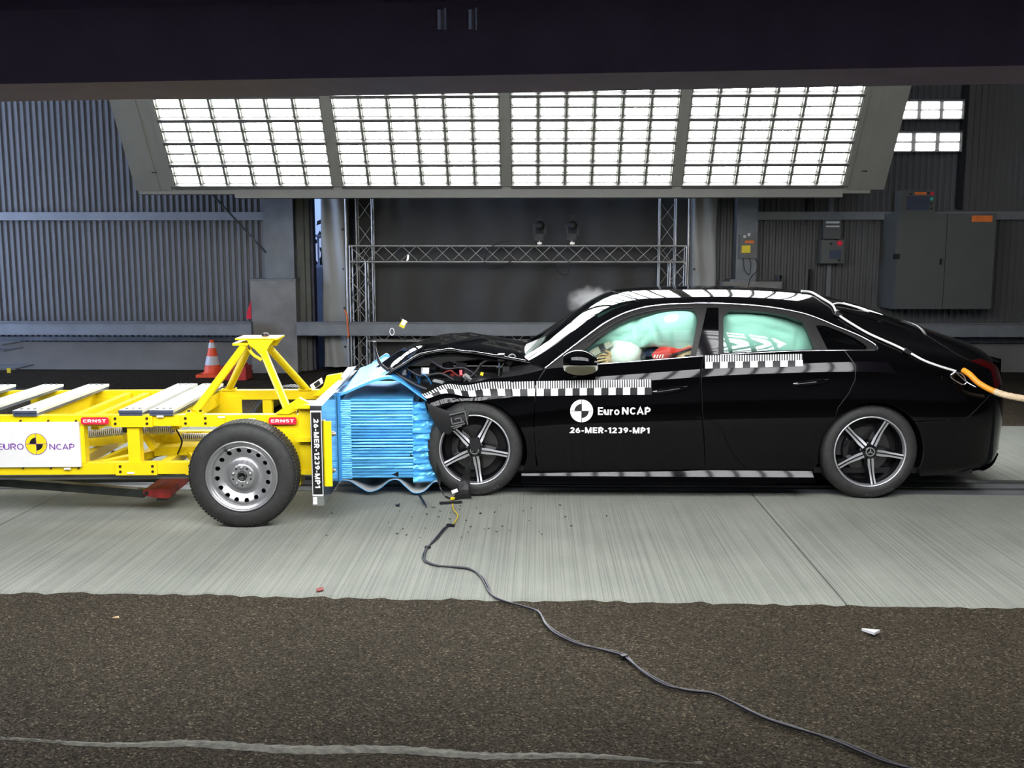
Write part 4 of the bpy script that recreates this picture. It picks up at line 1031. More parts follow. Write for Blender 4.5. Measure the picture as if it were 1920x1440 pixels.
# steel wheels
def steel_wheel():
    R_ = .338; w = .205; rr = .222
    wl = MB().lathe([(-w/2 + .012, rr - .004), (-w/2 + .002, rr + .012), (-w/2 - .002, rr + .045), (-w/2 + .004, R_ - .035), (-w/2 + .022, R_ - .010), (-w/2 + .05, R_), (0, R_ + .001), (w/2 - .05, R_), (w/2 - .022, R_ - .01), (w/2 - .004, R_ - .035), (w/2, rr + .04), (w/2 - .01, rr - .004)], 72, 'y').build('wheel', M['tire'], trolley)
    # tread blocks: shallow cross grooves drawn as thin lugs, plus two circumferential grooves
    mb = MB()
    for k in range(90):
        a = 2 * PI * k / 90
        for (y0, y1) in ((-w/2 + .03, -.035), (-.028, .028), (.035, w/2 - .03)):
            c, s = math.cos(a), math.sin(a); d = Vector((c, 0, s)); t = Vector((-s, 0, c)) * .0095; r0, r1 = R_ - .004, R_ + .0035
            mb.add([d * r0 - t + Vector((0, y0, 0)), d * r0 + t + Vector((0, y0, 0)), d * r0 + t + Vector((0, y1, 0)), d * r0 - t + Vector((0, y1, 0)),
                    d * r1 - t * .9 + Vector((0, y0 + .003, 0)), d * r1 + t * .9 + Vector((0, y0 + .003, 0)), d * r1 + t * .9 + Vector((0, y1 - .003, 0)), d * r1 - t * .9 + Vector((0, y1 - .003, 0))],
                   [(4, 5, 6, 7), (0, 1, 5, 4), (1, 2, 6, 5), (2, 3, 7, 6), (3, 0, 4, 7)])
    tr = mb.build('tread_blocks', M['tire'], wl); tr['kind'] = 'stuff'
    y0 = -w / 2
    MB().lathe([(y0 + .05, rr - .045), (y0 + .02, rr - .028), (y0 + .012, rr - .018), (y0 + .012, rr - .010), (y0 - .004, rr - .006), (y0 - .008, rr), (y0 - .002, rr + .006), (y0 + .02, rr + .002)], 72, 'y').build('rim', M['steelwheel'], wl)
    MB().lathe([(y0 + .03, rr - .02), (w/2 - .02, rr - .02)], 48, 'y').build('rim_barrel', M['darksteel'], wl)
    # disc with 16 vent holes
    def dish(r):
        pts = [(0.0, .018), (.030, .018), (.034, .010), (.075, .012), (.085, .030), (.10, .052), (.12, .058), (.14, .046), (.165, .030), (.185, .026), (.20, .048)]
        xs = [p[0] for p in pts]; return y0 + float(np.interp(r, xs, [p[1] for p in pts]))
    outl = [(.197 * math.cos(2 * PI * i / 60), .197 * math.sin(2 * PI * i / 60)) for i in range(60)]
    holes = []
    for k in range(16):
        a = 2 * PI * (k + .3) / 16; cx, cz = .163 * math.cos(a), .163 * math.sin(a)
        holes.append([(cx + .0155 * math.cos(2 * PI * i / 14), cz + .0155 * math.sin(2 * PI * i / 14)) for i in range(14)])
    holes.append([(.026 * math.cos(2 * PI * i / 20), .026 * math.sin(2 * PI * i / 20)) for i in range(20)])
    P, F, bl = fill2d(outl, holes, .012, .008)
    mb = MB(); V = [Vector((p[0], dish(math.hypot(*p)), p[1])) for p in P]; mb.add(V, [tuple(f) for f in F], 0, True)
    for lp in bl[1:]:
        n = len(lp); mb.add([V[i] for i in lp] + [V[i] + Vector((0, .012, 0)) for i in lp], [(i, (i + 1) % n, n + (i + 1) % n, n + i) for i in range(n)])
    MBo = mb.build('wheel_disc', M['steelwheel'], wl)
    MB().lathe([(y0 + .075, 0.0), (y0 + .075, .19)], 40, 'y').build('backing', M['black'], wl)
    MB().lathe([(y0 + .03, .0), (y0 + .03, .018), (y0 + .006, .020), (y0 + .004, .027), (y0 + .022, .030)], 24, 'y').build('hub_cap', M['darksteel'], wl)
    for k in range(5):
        a = 2 * PI * (k + .25) / 5; c = Vector((.056 * math.cos(a), 0, .056 * math.sin(a)))
        MB().lathe([(y0 - .004, 0), (y0 - .004, .006), (y0 + .002, .0105), (y0 + .012, .0105)], 6, 'y', c).build('wheel_nut', M['boltlight'], wl)
        a += PI / 5; c = Vector((.058 * math.cos(a), 0, .058 * math.sin(a)))
        MB().cyl((c.x, y0 + .006, c.z), (c.x, y0 + .02, c.z), .006, n=10).build('bolt_hole', M['black'], wl)
    a = math.radians(120); MB().cyl((.185 * math.cos(a), y0 + .02, .185 * math.sin(a)), (.20 * math.cos(a), y0 - .01, .20 * math.sin(a)), .006, n=8).build('valve', M['black'], wl)
    return wl
w1 = steel_wheel(); w1.location = (0, 0, .338)
w2 = copy_tree(w1, trolley, (0, TW, .338), (0, 0, PI)); w3 = copy_tree(w1, trolley, (-3.0, 0, .338)); w4 = copy_tree(w1, trolley, (-3.0, TW, .338), (0, 0, PI))

# mounting plate with the test number, side bracket
YP0, YP1 = .02, 1.86
xp0 = pT(583.5, 850, YP0).x; xp1 = pT(605, 850, YP0).x
plate = tb('mounting_plate', MB().bx(xp0, xp1, YP0, YP1, zpb, zpt), M['alu'], label='thick bare metal mounting plate')
lab = tb('number_label', MB().bx(xp0 + .006, xp1 - .006, YP0 - .003, YP0, pT(590, 927, YP0).z, pT(590, 773, YP0).z), M['black'], plate, label='black strip lettered 26-MER-1239-MP1')
tb('label_border', MB().bx(xp0 + .002, xp1 - .002, YP0 - .0015, YP0 + .001, pT(590, 930, YP0).z, pT(590, 770, YP0).z), M['white'], plate)
mb = MB(); a = pT(590, 784, YP0 - .004); b = pT(590, 915, YP0 - .004)
xmid = (xp0 + xp1) / 2; hgt = (xp1 - xp0) * .56
add_text(mb, '26-MER-1239-MP1', (xmid - hgt / 2, YP0 - .0035, a.z), (0, 0, -1), (1, 0, 0), a.z - b.z, hgt, .035, 0, .001)
tb('lettering', mb, M['white'], lab)
for zz in (pT(590, 935, YP0).z, pT(590, 942, YP0).z): tb('small_label', MB().bx(xp0 + .004, xp0 + .03, YP0 - .003, YP0, zz - .012, zz + .010), M['white'], plate)
xb0, xb1 = xp1 + .003, pT(619, 850, .03).x + .01
sb = tb('side_bracket', MB().bx(xb0, xb1, .03, .045, pT(610, 912, .03).z, pT(610, 790, .03).z).bx(xb0, xb0 + .008, .03, .10, pT(610, 912, .03).z, pT(610, 790, .03).z))
for py in (815, 884):
    c = pT(620, py, .06); tb('bracket_bolt', MB().cyl((c.x - .02, .09, c.z), (c.x + .02, .09, c.z), .018, n=6).cyl((c.x + .02, .09, c.z), (c.x + .03, .09, c.z), .010, n=8), M['boltlight'], sb)
# underneath: slide rail, ram bar and red skate
tb('slide_rail', MB().bx(XL, pT(358, 893, YF).x + .1, YF + .05, YF + .16, pT(200, 898, YF + .05).z, pT(200, 891, YF + .05).z), M['galvrail'])
tb('slide_rail', MB().bx(XL, pT(300, 893, .5).x, .62, .70, pT(200, 905, .62).z, pT(200, 899, .62).z), M['darksteel'])
tb('ram_bar', MB().bar(pT(-160, 890, YF + .2), pT(272, 924, YF + .2), .06, .055), M['darksteel'])
sk = tb('skid_shoe', MB().prism([pT(268, 920, .30), pT(288, 917, .30), pT(318, 918, .30), pT(320, 931, .30), pT(314, 935, .30), pT(290, 933, .30), pT(270, 929, .30)], (0, .62, 0)), M['redsteel'], label='red painted steel skid shoe')
tb('shoe_pin', MB().cyl(pT(274, 925, .29), pT(274, 925, .29) + Vector((0, .05, 0)), .014, n=10), M['boltdark'], sk)
tb('shoe_foot', MB().bx(pT(292, 936, .3).x, pT(312, 936, .3).x, .32, .5, pT(300, 933, .3).z - .025, pT(300, 933, .3).z), M['darksteel'], sk)
q = pT(213, 850, .9); tb('red_lever', MB().bar(pT(209, 848, .9), pT(217, 853, .9), .03, .03), M['redsteel'])
# exposed far front suspension hose
tb('hose', MB().tube(spline([pT(330, 805, .4), pT(336, 815, .4), pT(341, 830, .4), pT(330, 855, .5), pT(322, 848, .5)], 6), .006, 6), M['black'])
tag(trolley, 'bright yellow steel barrier trolley on black tyres with pale ballast plates and a small tower', 'trolley')

# ================================================================== CRUSHABLE BARRIER on the mounting plate
barrier = empty('crushable_barrier', TROOT, TYAW)
def bb(name, mb, m_, parent=barrier, label=None):
    o = mb.build(name, m_, parent)
    if label: o['label'] = label
    return o
YN = .72; YFR = 1.68                                # near and far faces of the honeycomb
xf0 = xp1 + .002
zB1, zB0 = pT(650, 745, YN).z, pT(650, 898, YN).z
def X(px): return pT(px, 820, YN).x
# flange against the plate
bb('flange', MB().bx(xf0, xf0 + .012, YN - .03, YFR + .03, zB0 - .01, zB1 + .01).bx(X(633), X(640), YN - .014, YN + .02, zB0 - .01, zB1 + .035), M['blue'])
def ridged(px0, px1, z0, z1, n, amp, jit, name, taper=0.0, wob=0.0, seg=10):
    """honeycomb block: stacked foil layers with creased, uneven edges"""
    mb = MB(); rows = []
    x0, x1 = X(px0), X(px1)
    for k in range(n * 2 + 1):
        zz = z0 + (z1 - z0) * k / (2 * n); dep = (amp if k % 2 else 0.0)
        row = []; rj = random.uniform(.55, 1.3)
        for i in range(seg + 1):
            t = i / seg; x = x0 + (x1 - x0) * t
            zj = zz + random.uniform(-1, 1) * jit * (z1 - z0) / n * .5 + wob * math.sin(t * 7 + k * .9) * .004
            yj = YN - dep * rj + random.uniform(-1, 1) * jit * .002
            row.append(Vector((x + (random.uniform(-.006, .006) if i in (0, seg) and jit > .3 else 0), yj, zj)))
        rows.append(row)
    mb.grid(rows, smooth=False)
    # closed body behind
    x0i, x1i = min(x0, x1), max(x0, x1)
    mb.bx(x0i, x1i, YN + .002, YFR, z0, z1)
    return bb(name, mb, M['bluefoil'])
ridged(640, 659, zB0, zB1 - .02, 42, .003, .2, 'rear_block', seg=3)
# main block: flat creased foil layers with dark open joints between them
mb = MB(); x0_, x1_ = X(659), X(775.5); z0_, z1_ = zB0 + .004, zB1 - .012; NL = 26; rows = []
for k in range(NL):
    za, zc_l = z0_ + (z1_ - z0_) * k / NL, z0_ + (z1_ - z0_) * (k + 1) / NL; hh = zc_l - za
    d0, d1 = random.uniform(.001, .009), random.uniform(.001, .011); g = random.uniform(.10, .2)
    for fz, dd in ((0.0, -.014), (g, d0), (.55, max(d0, d1) + random.uniform(.0, .004)), (1 - g * .4, d1), (1.0, -.014)):
        rows.append([Vector((x0_ + (x1_ - x0_) * i / 6 + (random.uniform(-.004, .004) if i == 6 else 0), YN - dd + random.uniform(-.0006, .0006), za + hh * fz + random.uniform(-.0006, .0006))) for i in range(7)])
mb.grid(rows, smooth=False); mb.bx(x0_, x1_, YN + .016, YFR, z0_, z1_); bb('main_block', mb, M['bluefoil'])
# crushed front block with wavy folds
mb = MB(); rows = []
zC1, zC0 = pT(790, 752, YN).z, pT(790, 905, YN).z
edge = lambda t: X(float(np.interp(t, [0, .12, .3, .45, .62, .72, .85, 1.0], [819, 820, 820, 822, 821, 814, 800, 797])))
N = 40
for k in range(N + 1):
    t = k / N; zz = zC0 + (zC1 - zC0) * t; row = []
    for i in range(9):
        u = i / 8; x = X(774) + (edge(t) - X(774)) * u
        zw = zz + .006 * math.sin(u * 5 + k * .35) * u - .01 * u * u * (t - .3)
        d = (.016 if k % 3 == 1 else .0) * random.uniform(.5, 1.2) + (.012 * math.sin(k * .8 + u * 3) if k % 3 else 0)
        row.append(Vector((x + random.uniform(-.003, .003), YN - .004 - d + .05 * u ** 3, zw)))
    rows.append(row)
mb.grid(rows, smooth=False)
back = [[p + Vector((0, .9, 0)) for p in (r_[0], r_[-1])] for r_ in rows]
mb.grid([[r_[-1], b_[1]] for r_, b_ in zip(rows, back)], smooth=False)
bb('crushed_block', mb, M['bluefoil'])
# top cladding sheet: buckled up in the middle and rolled at its far edge
def sheet(near, far, name, thick=.004, mid=None, mats=None, n=6):
    A = spline(near, 6); B = spline(far, 6); rows = []
    for k in range(n + 1):
        t = k / n; rows.append([a.lerp(b, t) for a, b in zip(A, B)])
    mb = MB(); mb.grid(rows, 0); 
    o = bb(name, mb, mats or [M['blue'], M['sheetgrey']])
    sm = o.modifiers.new('thickness', 'SOLIDIFY'); sm.thickness = thick; sm.offset = 0; sm.material_offset = 1
    return o
nearp = [(633, 744), (660, 733), (695, 718), (722, 711), (740, 712), (760, 723), (780, 738), (800, 752)]
farp = [(676, 690), (688, 686), (700, 680), (712, 674), (722, 668), (733, 672), (748, 690), (770, 705)]
top = sheet([pT(x, y, YN - .012) for x, y in nearp], [pT(x, y, YFR) for x, y in farp], 'top_sheet')
rollp = [pT(700, 682, YFR), pT(716, 672, YFR), pT(725, 666, YFR), pT(727, 672, YFR), pT(720, 679, YFR)]
bb('rolled_edge', MB().tube(spline(rollp, 4), .016, 8), M['blue'])
nb = [(634, 900), (655, 902), (672, 912), (692, 922), (712, 916), (730, 902), (746, 900), (760, 912), (776, 924), (795, 921), (812, 905), (823, 903)]
bot = sheet([pT(x, y, YN - .015) for x, y in nb], [pT(x, y, YN - .015) + Vector((0, YFR - YN, 0)) for x, y in nb], 'bottom_sheet', .005)
# dark underside shade plate pieces between sheet and block are the open gap itself
# alloy strips and scraps of foil lying on the top edge of the plate
for (a, b, c_, d_) in (((652, 690), (668, 688), (625, 738), (612, 742)), ((640, 716), (650, 712), (632, 737), (622, 740))):
    bb('foil_strip', MB().prism([pT(*a, 1.6), pT(*b, 1.6), pT(*c_, .6), pT(*d_, .6)], (0, 0, .006)), M['alu'])
for (px, py, yy, m_) in ((742, 700, 1.0, 'blue'), (771, 706, .95, 'blue'), (795, 712, .9, 'blue'), (756, 694, 1.1, 'blue')):
    c = pT(px, py, yy); pts = [c + Vector((-.05, 0, -.03)), c + Vector((-.02, .02, .03)), c + Vector((.02, 0, .02)), c + Vector((.05, .01, -.04))]
    s2 = spline(pts, 4); bb('torn_strip', MB().grid([s2, [p + Vector((.0, .06, .004)) for p in s2], [p + Vector((.01, .1, -.02)) for p in s2]]), M['blue'])
c = pT(833, 862, .9); bb('torn_corner', MB().prism([pT(820, 846, .74), pT(828, 852, .74), pT(838, 872, .74), pT(824, 868, .74)], (0, .05, 0)), M['blue'])
for py in (798, 848):
    c = pT(636.5, py, YN - .016); bb('rivet', MB().cyl(c, c + Vector((0, -.006, 0)), .006, n=8), M['boltdark'])
tag(barrier, 'crushed sky-blue honeycomb barrier block bolted to the front of the yellow trolley', 'barrier')

# ================================================================== THE CAR
YC = 0.92
car = empty('car', (1.2, YC, 0)); CO = car.location
RWX, FWX, WZ = 2.341, -0.445, 0.328
# --- body surface: for every station x a ring from the sill (s=0) over belt (.5) and roof edge (.7) to the centre line (1)
KX  = [-1.40, -1.0, -.70, -.45, -.13, .05, .20, .40, .55, .75, .95, 1.30, 1.62, 1.95, 2.10, 2.25, 2.40, 2.55, 2.85, 3.05, 3.20, 3.30, 3.38, 3.43]
ZS  = [.22, .20, .17, .14, .11, .11, .11, .11, .11, .11, .11, .115, .12, .125, .13, .13, .14, .15, .16, .17, .185, .20, .23, .27]
ZBELT=[.66, .72, .77, .80, .855, .905, .93, .954, .967, .984, 1.0, 1.03, 1.045, 1.056, 1.058, 1.058, 1.052, 1.035, .985, .945, .905, .87, .84, .80]
ZE  = [.70, .77, .82, .86, .93, 1.01, 1.085, 1.205, 1.29, 1.355, 1.385, 1.400, 1.390, 1.345, 1.300, 1.240, 1.185, 1.135, 1.055, 1.005, .965, .93, .90, .86]
HE  = [.20, .18, .17, .17, .18, .19, .21, .235, .255, .275, .28, .285, .285, .285, .285, .285, .28, .27, .24, .24, .27, .32, .42, .56]
ZC  = [.80, .88, .93, .95, .985, 1.10, 1.215, 1.358, 1.435, 1.460, 1.464, 1.470, 1.466, 1.446, 1.425, 1.396, 1.36, 1.312, 1.20, 1.125, 1.075, 1.045, 1.0, .95]
HB  = [.12, .08, .05, .02, .0, .0, .0, .0, .0, .0, .0, .0, .0, .0, .0, .0, .0, .005, .025, .06, .105, .17, .28, .45]     # extra inset of the flank (plan taper)
nx, ns = 460, 241
GX = np.linspace(KX[0], KX[-1], nx)
def prof(v):
    y = np.interp(GX, KX, v); k = np.exp(-0.5 * (np.arange(-24, 25) / 8.0) ** 2); k /= k.sum()
    yp = np.concatenate([2 * y[0] - y[24:0:-1], y, 2 * y[-1] - y[-2:-26:-1]]); return np.convolve(yp, k, 'valid')
zs_, zb2, ze_, he_, zc_, hb_ = map(prof, (ZS, ZBELT, ZE, HE, ZC, HB))
SK = np.linspace(0, 1, 11)
Hk = np.zeros((nx, 11)); Zk = np.zeros((nx, 11))
for i in range(nx):
    zsill, zb, ze, he, zc, hb = zs_[i], zb2[i], ze_[i], he_[i], zc_[i], hb_[i]
    def L(a): return zsill + (zb - zsill) * a
    z = [zsill, L(.09), L(.36), L(.56), L(.83), zb, zb + (ze - zb) * .52, ze, ze + (zc - ze) * .66, ze + (zc - ze) * .92, zc]
    h0 = .085 + hb
    hbelt = min(.092 + hb, he - .03)
    h = [.10 + hb, .045 + hb, .018 + hb, .004 + hb, .018 + hb, hbelt, hbelt + (he - hbelt) * .42, he, he + (.92 - he) * .28, he + (.92 - he) * .62, .92]
    Hk[i] = h; Zk[i] = z
GS = np.linspace(0, 1, ns)
def ring_interp(K):
    # monotone cubic (Fritsch-Carlson) along s, then light smoothing
    d = np.diff(K, axis=1) / .1; m = np.zeros_like(K); m[:, 0] = d[:, 0]; m[:, -1] = d[:, -1]
    a, b = d[:, :-1], d[:, 1:]; same = (a * b) > 0
    m[:, 1:-1] = np.where(same, 2 * a * b / np.where(same, a + b, 1), 0)
    out = np.zeros((K.shape[0], ns))
    for j, s in enumerate(GS):
        k = min(9, int(s / .1 + 1e-9)); t = (s - k * .1) / .1
        h00, h10, h01, h11 = 2*t**3-3*t**2+1, t**3-2*t**2+t, -2*t**3+3*t**2, t**3-t**2
        out[:, j] = h00 * K[:, k] + h10 * .1 * m[:, k] + h01 * K[:, k + 1] + h11 * .1 * m[:, k + 1]
    return out
SH, SZ = ring_interp(Hk), ring_interp(Zk)
def smooth_s(A, sg=4.0):
    k = np.exp(-0.5 * (np.arange(-12, 13) / sg) ** 2); k /= k.sum()
    left = 2 * A[:, :1] - A[:, 12:0:-1]
    right = A[:, -2:-14:-1] if A is SZ else 2 * A[:, -1:] - A[:, -2:-14:-1]
    P = np.concatenate([left, A, right], 1)
    return np.stack([np.convolve(r_, k, 'valid') for r_ in P])
SZ2 = smooth_s(SZ); SH2 = smooth_s(SH); SZ, SH = SZ2, SH2
def bil(A, x, s):
    fx = (np.clip(x, GX[0], GX[-1]) - GX[0]) / (GX[1] - GX[0]); fs = np.clip(s, 0, 1) * (ns - 1)
    i = np.clip(np.floor(fx).astype(int), 0, nx - 2); j = np.clip(np.floor(fs).astype(int), 0, ns - 2); a = fx - i; b = fs - j
    return A[i, j] * (1 - a) * (1 - b) + A[i + 1, j] * a * (1 - b) + A[i, j + 1] * (1 - a) * b + A[i + 1, j + 1] * a * b
def surf(x, s):
    x = np.asarray(x, float); s = np.asarray(s, float)
    return np.stack([x, bil(SH, x, s), bil(SZ, x, s)], -1)
def snorm(x, s):
    x = np.asarray(x, float); s = np.asarray(s, float); e, f = .012, .008
    sx0, sx1 = np.clip(x - e, GX[0], GX[-1]), np.clip(x + e, GX[0], GX[-1]); a = surf(sx1, s) - surf(sx0, s)
    b = surf(x, np.clip(s + f, 0, 1)) - surf(x, np.clip(s - f, 0, 1))
    n = np.cross(b, a); n = n / np.maximum(np.linalg.norm(n, axis=-1, keepdims=True), 1e-9)
    sg = np.where((n[..., 1] * -1 + n[..., 2]) < 0, -1, 1); n = n * sg[..., None]
    cen = s > .995; n[cen, 1] = 0; n = n / np.linalg.norm(n, axis=-1, keepdims=True)
    return n
def z2s(x, z, hi=1.0):
    fx = (min(max(x, GX[0]), GX[-1]) - GX[0]) / (GX[1] - GX[0]); i = min(int(fx), nx - 2); a = fx - i
    col = SZ[i] * (1 - a) + SZ[i + 1] * a; col = np.maximum.accumulate(col)
    return float(np.interp(z, col, GS))
def pS(px, py):
    """(x, s) of the car flank seen at a measured pixel"""
    h = 0.1
    for _ in range(14):
        p = W(px, py, h); s = z2s(p.x, p.z); h = .5 * h + .5 * float(bil(SH, np.array(p.x), np.array(s)))
    return (p.x, s)
KV = 2.3                                    # metres per unit of s, for even triangles
def xz(x, z): return (x, z2s(x, z))

def panel(name, outline, mats, holes=(), step=.045, out=0.0, skirt=.018, far=False, sym=False, parent=car, deform=None, label=None, both=True, gs=None):
    """sheet-metal panel cut out of the body surface; outline in (x, s); sym: also mirrored over the centre line"""
    P, F, bl = fill2d([(x, s * KV) for x, s in outline], [[(x, s * KV) for x, s in h] for h in holes], step, gs)
    X_, S_ = P[:, 0], P[:, 1] / KV
    V = surf(X_, S_); N_ = snorm(X_, S_)
    if deform is not None: V, N_ = deform(V, N_, X_, S_)
    V = V + N_ * out; Vi = V - N_ * skirt
    verts = []; faces = []; norms = []; skirtset = []
    def emit(mir):
        b = len(verts); m = -1 if mir else 1
        def tr(v): return (v[0], (2 * YC - v[1]) if mir else v[1], v[2])
        for v, n in zip(V, N_): verts.append(tr(v)); norms.append((n[0], n[1] * m, n[2]))
        for f in F:
            a_, b_, c_ = (int(f[0]), int(f[1]), int(f[2]))
            va, vb, vc = (np.array(verts[b + q]) for q in (a_, b_, c_)); fn = np.cross(vb - va, vc - va)
            faces.append((b + a_, b + b_, b + c_) if np.dot(fn, np.array(norms[b + a_])) > 0 else (b + a_, b + c_, b + b_))
        if skirt:
            for lp in bl:
                q = len(verts); n = len(lp)
                for i in lp:
                    if S_[i] > .999 and sym: pass
                    verts.append(tr(V[i])); norms.append((N_[i][0], N_[i][1] * m, N_[i][2]))
                for i in lp: verts.append(tr(Vi[i])); norms.append((N_[i][0], N_[i][1] * m, N_[i][2]))
                for k in range(n):
                    if sym and S_[lp[k]] > .999 and S_[lp[(k + 1) % n]] > .999: continue
                    skirtset.append(len(faces)); faces.append((q + k, q + (k + 1) % n, q + n + (k + 1) % n, q + n + k))
    if sym: emit(False); emit(True)
    else: emit(far)
    me = bpy.data.meshes.new(name)
    me.from_pydata([(v[0] - CO.x, v[1] - CO.y, v[2] - CO.z) for v in verts], [], faces)
    for m_ in (mats if isinstance(mats, (list, tuple)) else [mats]): me.materials.append(m_)
    if mats is M['paint']:
        me.materials.append(M['black'])
        for q in skirtset: me.polygons[q].material_index = 1
    me.polygons.foreach_set('use_smooth', [True] * len(faces)); me.update()
    me.normals_split_custom_set_from_vertices([tuple(n) for n in norms])
    o = bpy.data.objects.new(name, me); COL.objects.link(o); o.parent = parent
    if label: o['label'] = label
    return o
def both(name, outline, mats, **k):
    a = panel(name, outline, mats, **k); k.pop('label', None); b = panel(name, outline, mats, far=True, **k); return a, b
def px(*pts): return [pS(*p) for p in pts]
def arch(cx, r, a0, a1, n=22):
    out = []
    for i in range(n + 1):
        a = math.radians(a0 + (a1 - a0) * i / n); x, z = cx + r * math.cos(a), WZ + r * math.sin(a); out.append(xz(x, max(z, .115)))
    return out
PB = M['paint']
# doors
fdoor = px((1024, 692), (1070, 688), (1115, 684), (1215, 676), (1318, 667.5), (1313, 690), (1312, 720), (1316, 790), (1322, 879)) + px((1160, 882), (1012, 885), (1005, 850), (1002, 800), (1004, 740), (1012, 710))
fd, fd2 = both('front_door', fdoor, PB)
rdoor = px((1321, 667), (1345, 665), (1430, 660), (1530, 657), (1582, 657), (1603, 686), (1602, 712), (1591, 736), (1570, 764)) + arch(RWX, .372, 137, 190, 8) + px((1522, 881), (1325, 880), (1319, 790), (1315, 720), (1316, 690))
rd, rd2 = both('rear_door', rdoor, PB)
# side sill
sill = px((978, 887), (1160, 885), (1325, 882.5), (1521, 883.5), (1523, 902), (1200, 905), (978, 908))
def flare(V, N_, X_, S_):
    z0, z1 = V[:, 2].min(), V[:, 2].max(); t = (V[:, 2] - z0) / (z1 - z0); V = V.copy(); V[:, 1] = .030 - .012 * (1 - t) + .010 * t ** 3
    el = np.radians(9 + 20 * t); n = np.stack([0 * t, -np.cos(el), np.sin(el)], 1); return V, n
both('side_sill', sill, PB, out=.012, skirt=.05, deform=flare)
both('sill_trim', px((978, 889), (1250, 886.5), (1518, 886), (1518, 888), (1250, 888.5), (978, 891)), M['chrome'], out=.014, skirt=.006, step=.06)
# rear quarter with C-pillar, and bumper
s0 = .0
tailx = 3.425
quart = px((1584, 657), (1646, 657), (1640, 646), (1615, 632), (1590, 621)) + [(2.16, .742), (2.30, .752), (2.45, .757), (2.62, .762), (2.80, .770), (2.92, .72), (3.05, .60), (3.22, .52), (3.22, .40), (2.98, .28)] + arch(RWX, .372, 40, 137, 16) + px((1572, 764), (1593, 736), (1604, 712), (1605, 686))
both('rear_quarter', quart, PB)
bump = [(2.985, .278), (3.225, .395), (3.30, .42), (tailx, .45), (tailx, .16), (3.36, .02), (3.2, .0), (2.72, .0)] + arch(RWX, .372, -18, 38, 10)
panel('rear_bumper', bump, PB); panel('rear_bumper', bump, PB, far=True)
tl = [(3.225, .52), (3.06, .605), (3.15, .70), (3.30, .70), (3.41, .66), (tailx, .46), (3.30, .43), (3.225, .405)]
a, b = both('tail_lamp', tl, M['taillight'], out=.003, label='red tail lamp')
# roof, windscreen, rear glass, boot
frame_top = px((1022, 691), (1060, 661), (1100, 631), (1130, 609), (1160, 592.5), (1185, 583), (1210, 576.5), (1235, 573), (1260, 571), (1320, 569), (1380, 571), (1440, 576), (1502, 587), (1540, 600), (1565, 611))
wsedge = px((1200, 565), (1172, 572), (1150, 580), (1128, 592), (1110, 601.5), (1085, 615), (1060, 628), (1022, 650), (985, 671))
hdr = [wsedge[0], (.655, .86), (.60, .93), (.575, 1.0)]
roof = frame_top + px((1588, 620)) + [(2.155, .74), (2.05, .80), (1.985, .90), (1.96, 1.0), (1.2, 1.0)] + hdr[::-1] + wsedge[1:]
panel('roof', roof, PB, sym=True, skirt=.03)
ws = hdr + [(.30, 1.0), (.06, 1.0), (.0, .93), (-.06, .85), (-.10, .79)] + wsedge[::-1][:-1]
panel('windscreen', ws, M['wsglass'], sym=True, out=-.004, skirt=0, label='slanted green tinted windscreen')
rg = [(2.165, .752), (2.06, .805), (1.995, .90), (1.97, 1.0), (2.4, 1.0), (2.80, 1.0), (2.82, .9), (2.79, .775), (2.62, .768), (2.45, .763), (2.30, .758)]
panel('rear_window', rg, M['darkglass'], sym=True, out=-.003, skirt=0)
boot = [(2.815, .775), (2.835, .9), (2.82, 1.0), (3.2, 1.0), (tailx, 1.0), (tailx, .70), (3.30, .71), (3.15, .71), (3.05, .615), (2.93, .725)]
panel('boot_lid', boot, PB, sym=True)
MB().add([(tailx - .004, YC - .45, .28), (tailx - .004, YC + .45, .28), (tailx - .004, YC + .40, .95), (tailx - .004, YC - .40, .95)], [(0, 1, 2, 3)]).build('tail_panel', PB, car, off=CO)
MB().bx(2.95, 3.22, YC - .45, YC + .45, .16, .24).build('rear_diffuser', M['blackplastic'], car, off=CO)
for d_ in (): MB().tube(spline([Vector(surf(np.array(x), np.array(.02 + d_ * .2))) + Vector((0, -.006, 0)) for x in np.linspace(3.05, 3.40, 8)], 3), .006, 6).build('bumper_crease', M['blackplastic'], car, off=CO)
# window frames and glass
belt_line = px((1646, 657), (1530, 657), (1430, 660), (1345, 665), (1318, 667.5), (1215, 676), (1115, 684), (1070, 688))
gf = px((1096, 655), (1120, 635), (1145, 617), (1165, 605), (1190, 595), (1215, 588), (1240, 583), (1265, 580.5), (1290, 579.5), (1301, 582), (1307, 590), (1308, 602), (1302, 635), (1294, 668), (1215, 674), (1115, 682.5), (1078, 685), (1080, 672))
gr = px((1357, 662), (1356, 600), (1359, 588), (1368, 582), (1400, 582), (1440, 585), (1475, 592), (1505, 603), (1514, 620), (1527, 655), (1440, 658))
gq = px((1552, 655), (1540, 630), (1530, 610), (1548, 610), (1575, 620), (1602, 632), (1620, 644), (1626, 651), (1622, 655.5))
both('window_frame', [frame_top[0]] + frame_top[1:] + px((1590, 621), (1615, 632), (1640, 646)) + belt_line, M['greytrim'], holes=(gf, gr, gq), out=-.004, skirt=.03, step=.03)
both('front_window', gf, M['frontglass'], out=-.012, skirt=0); both('rear_side_window', gr, M['glass'], out=-.012, skirt=0); both('quarter_window', gq, M['darkglass'], out=-.012, skirt=0)
both('pillar_cover', px((1325.5, 577), (1347, 577), (1347, 664), (1305, 667.5), (1313, 632)), M['paint'], out=.002, skirt=.01)
both('pillar_cover', px((1517, 601), (1527, 605), (1550, 655), (1533, 656)), M['greytrim'], out=.002, skirt=.01)
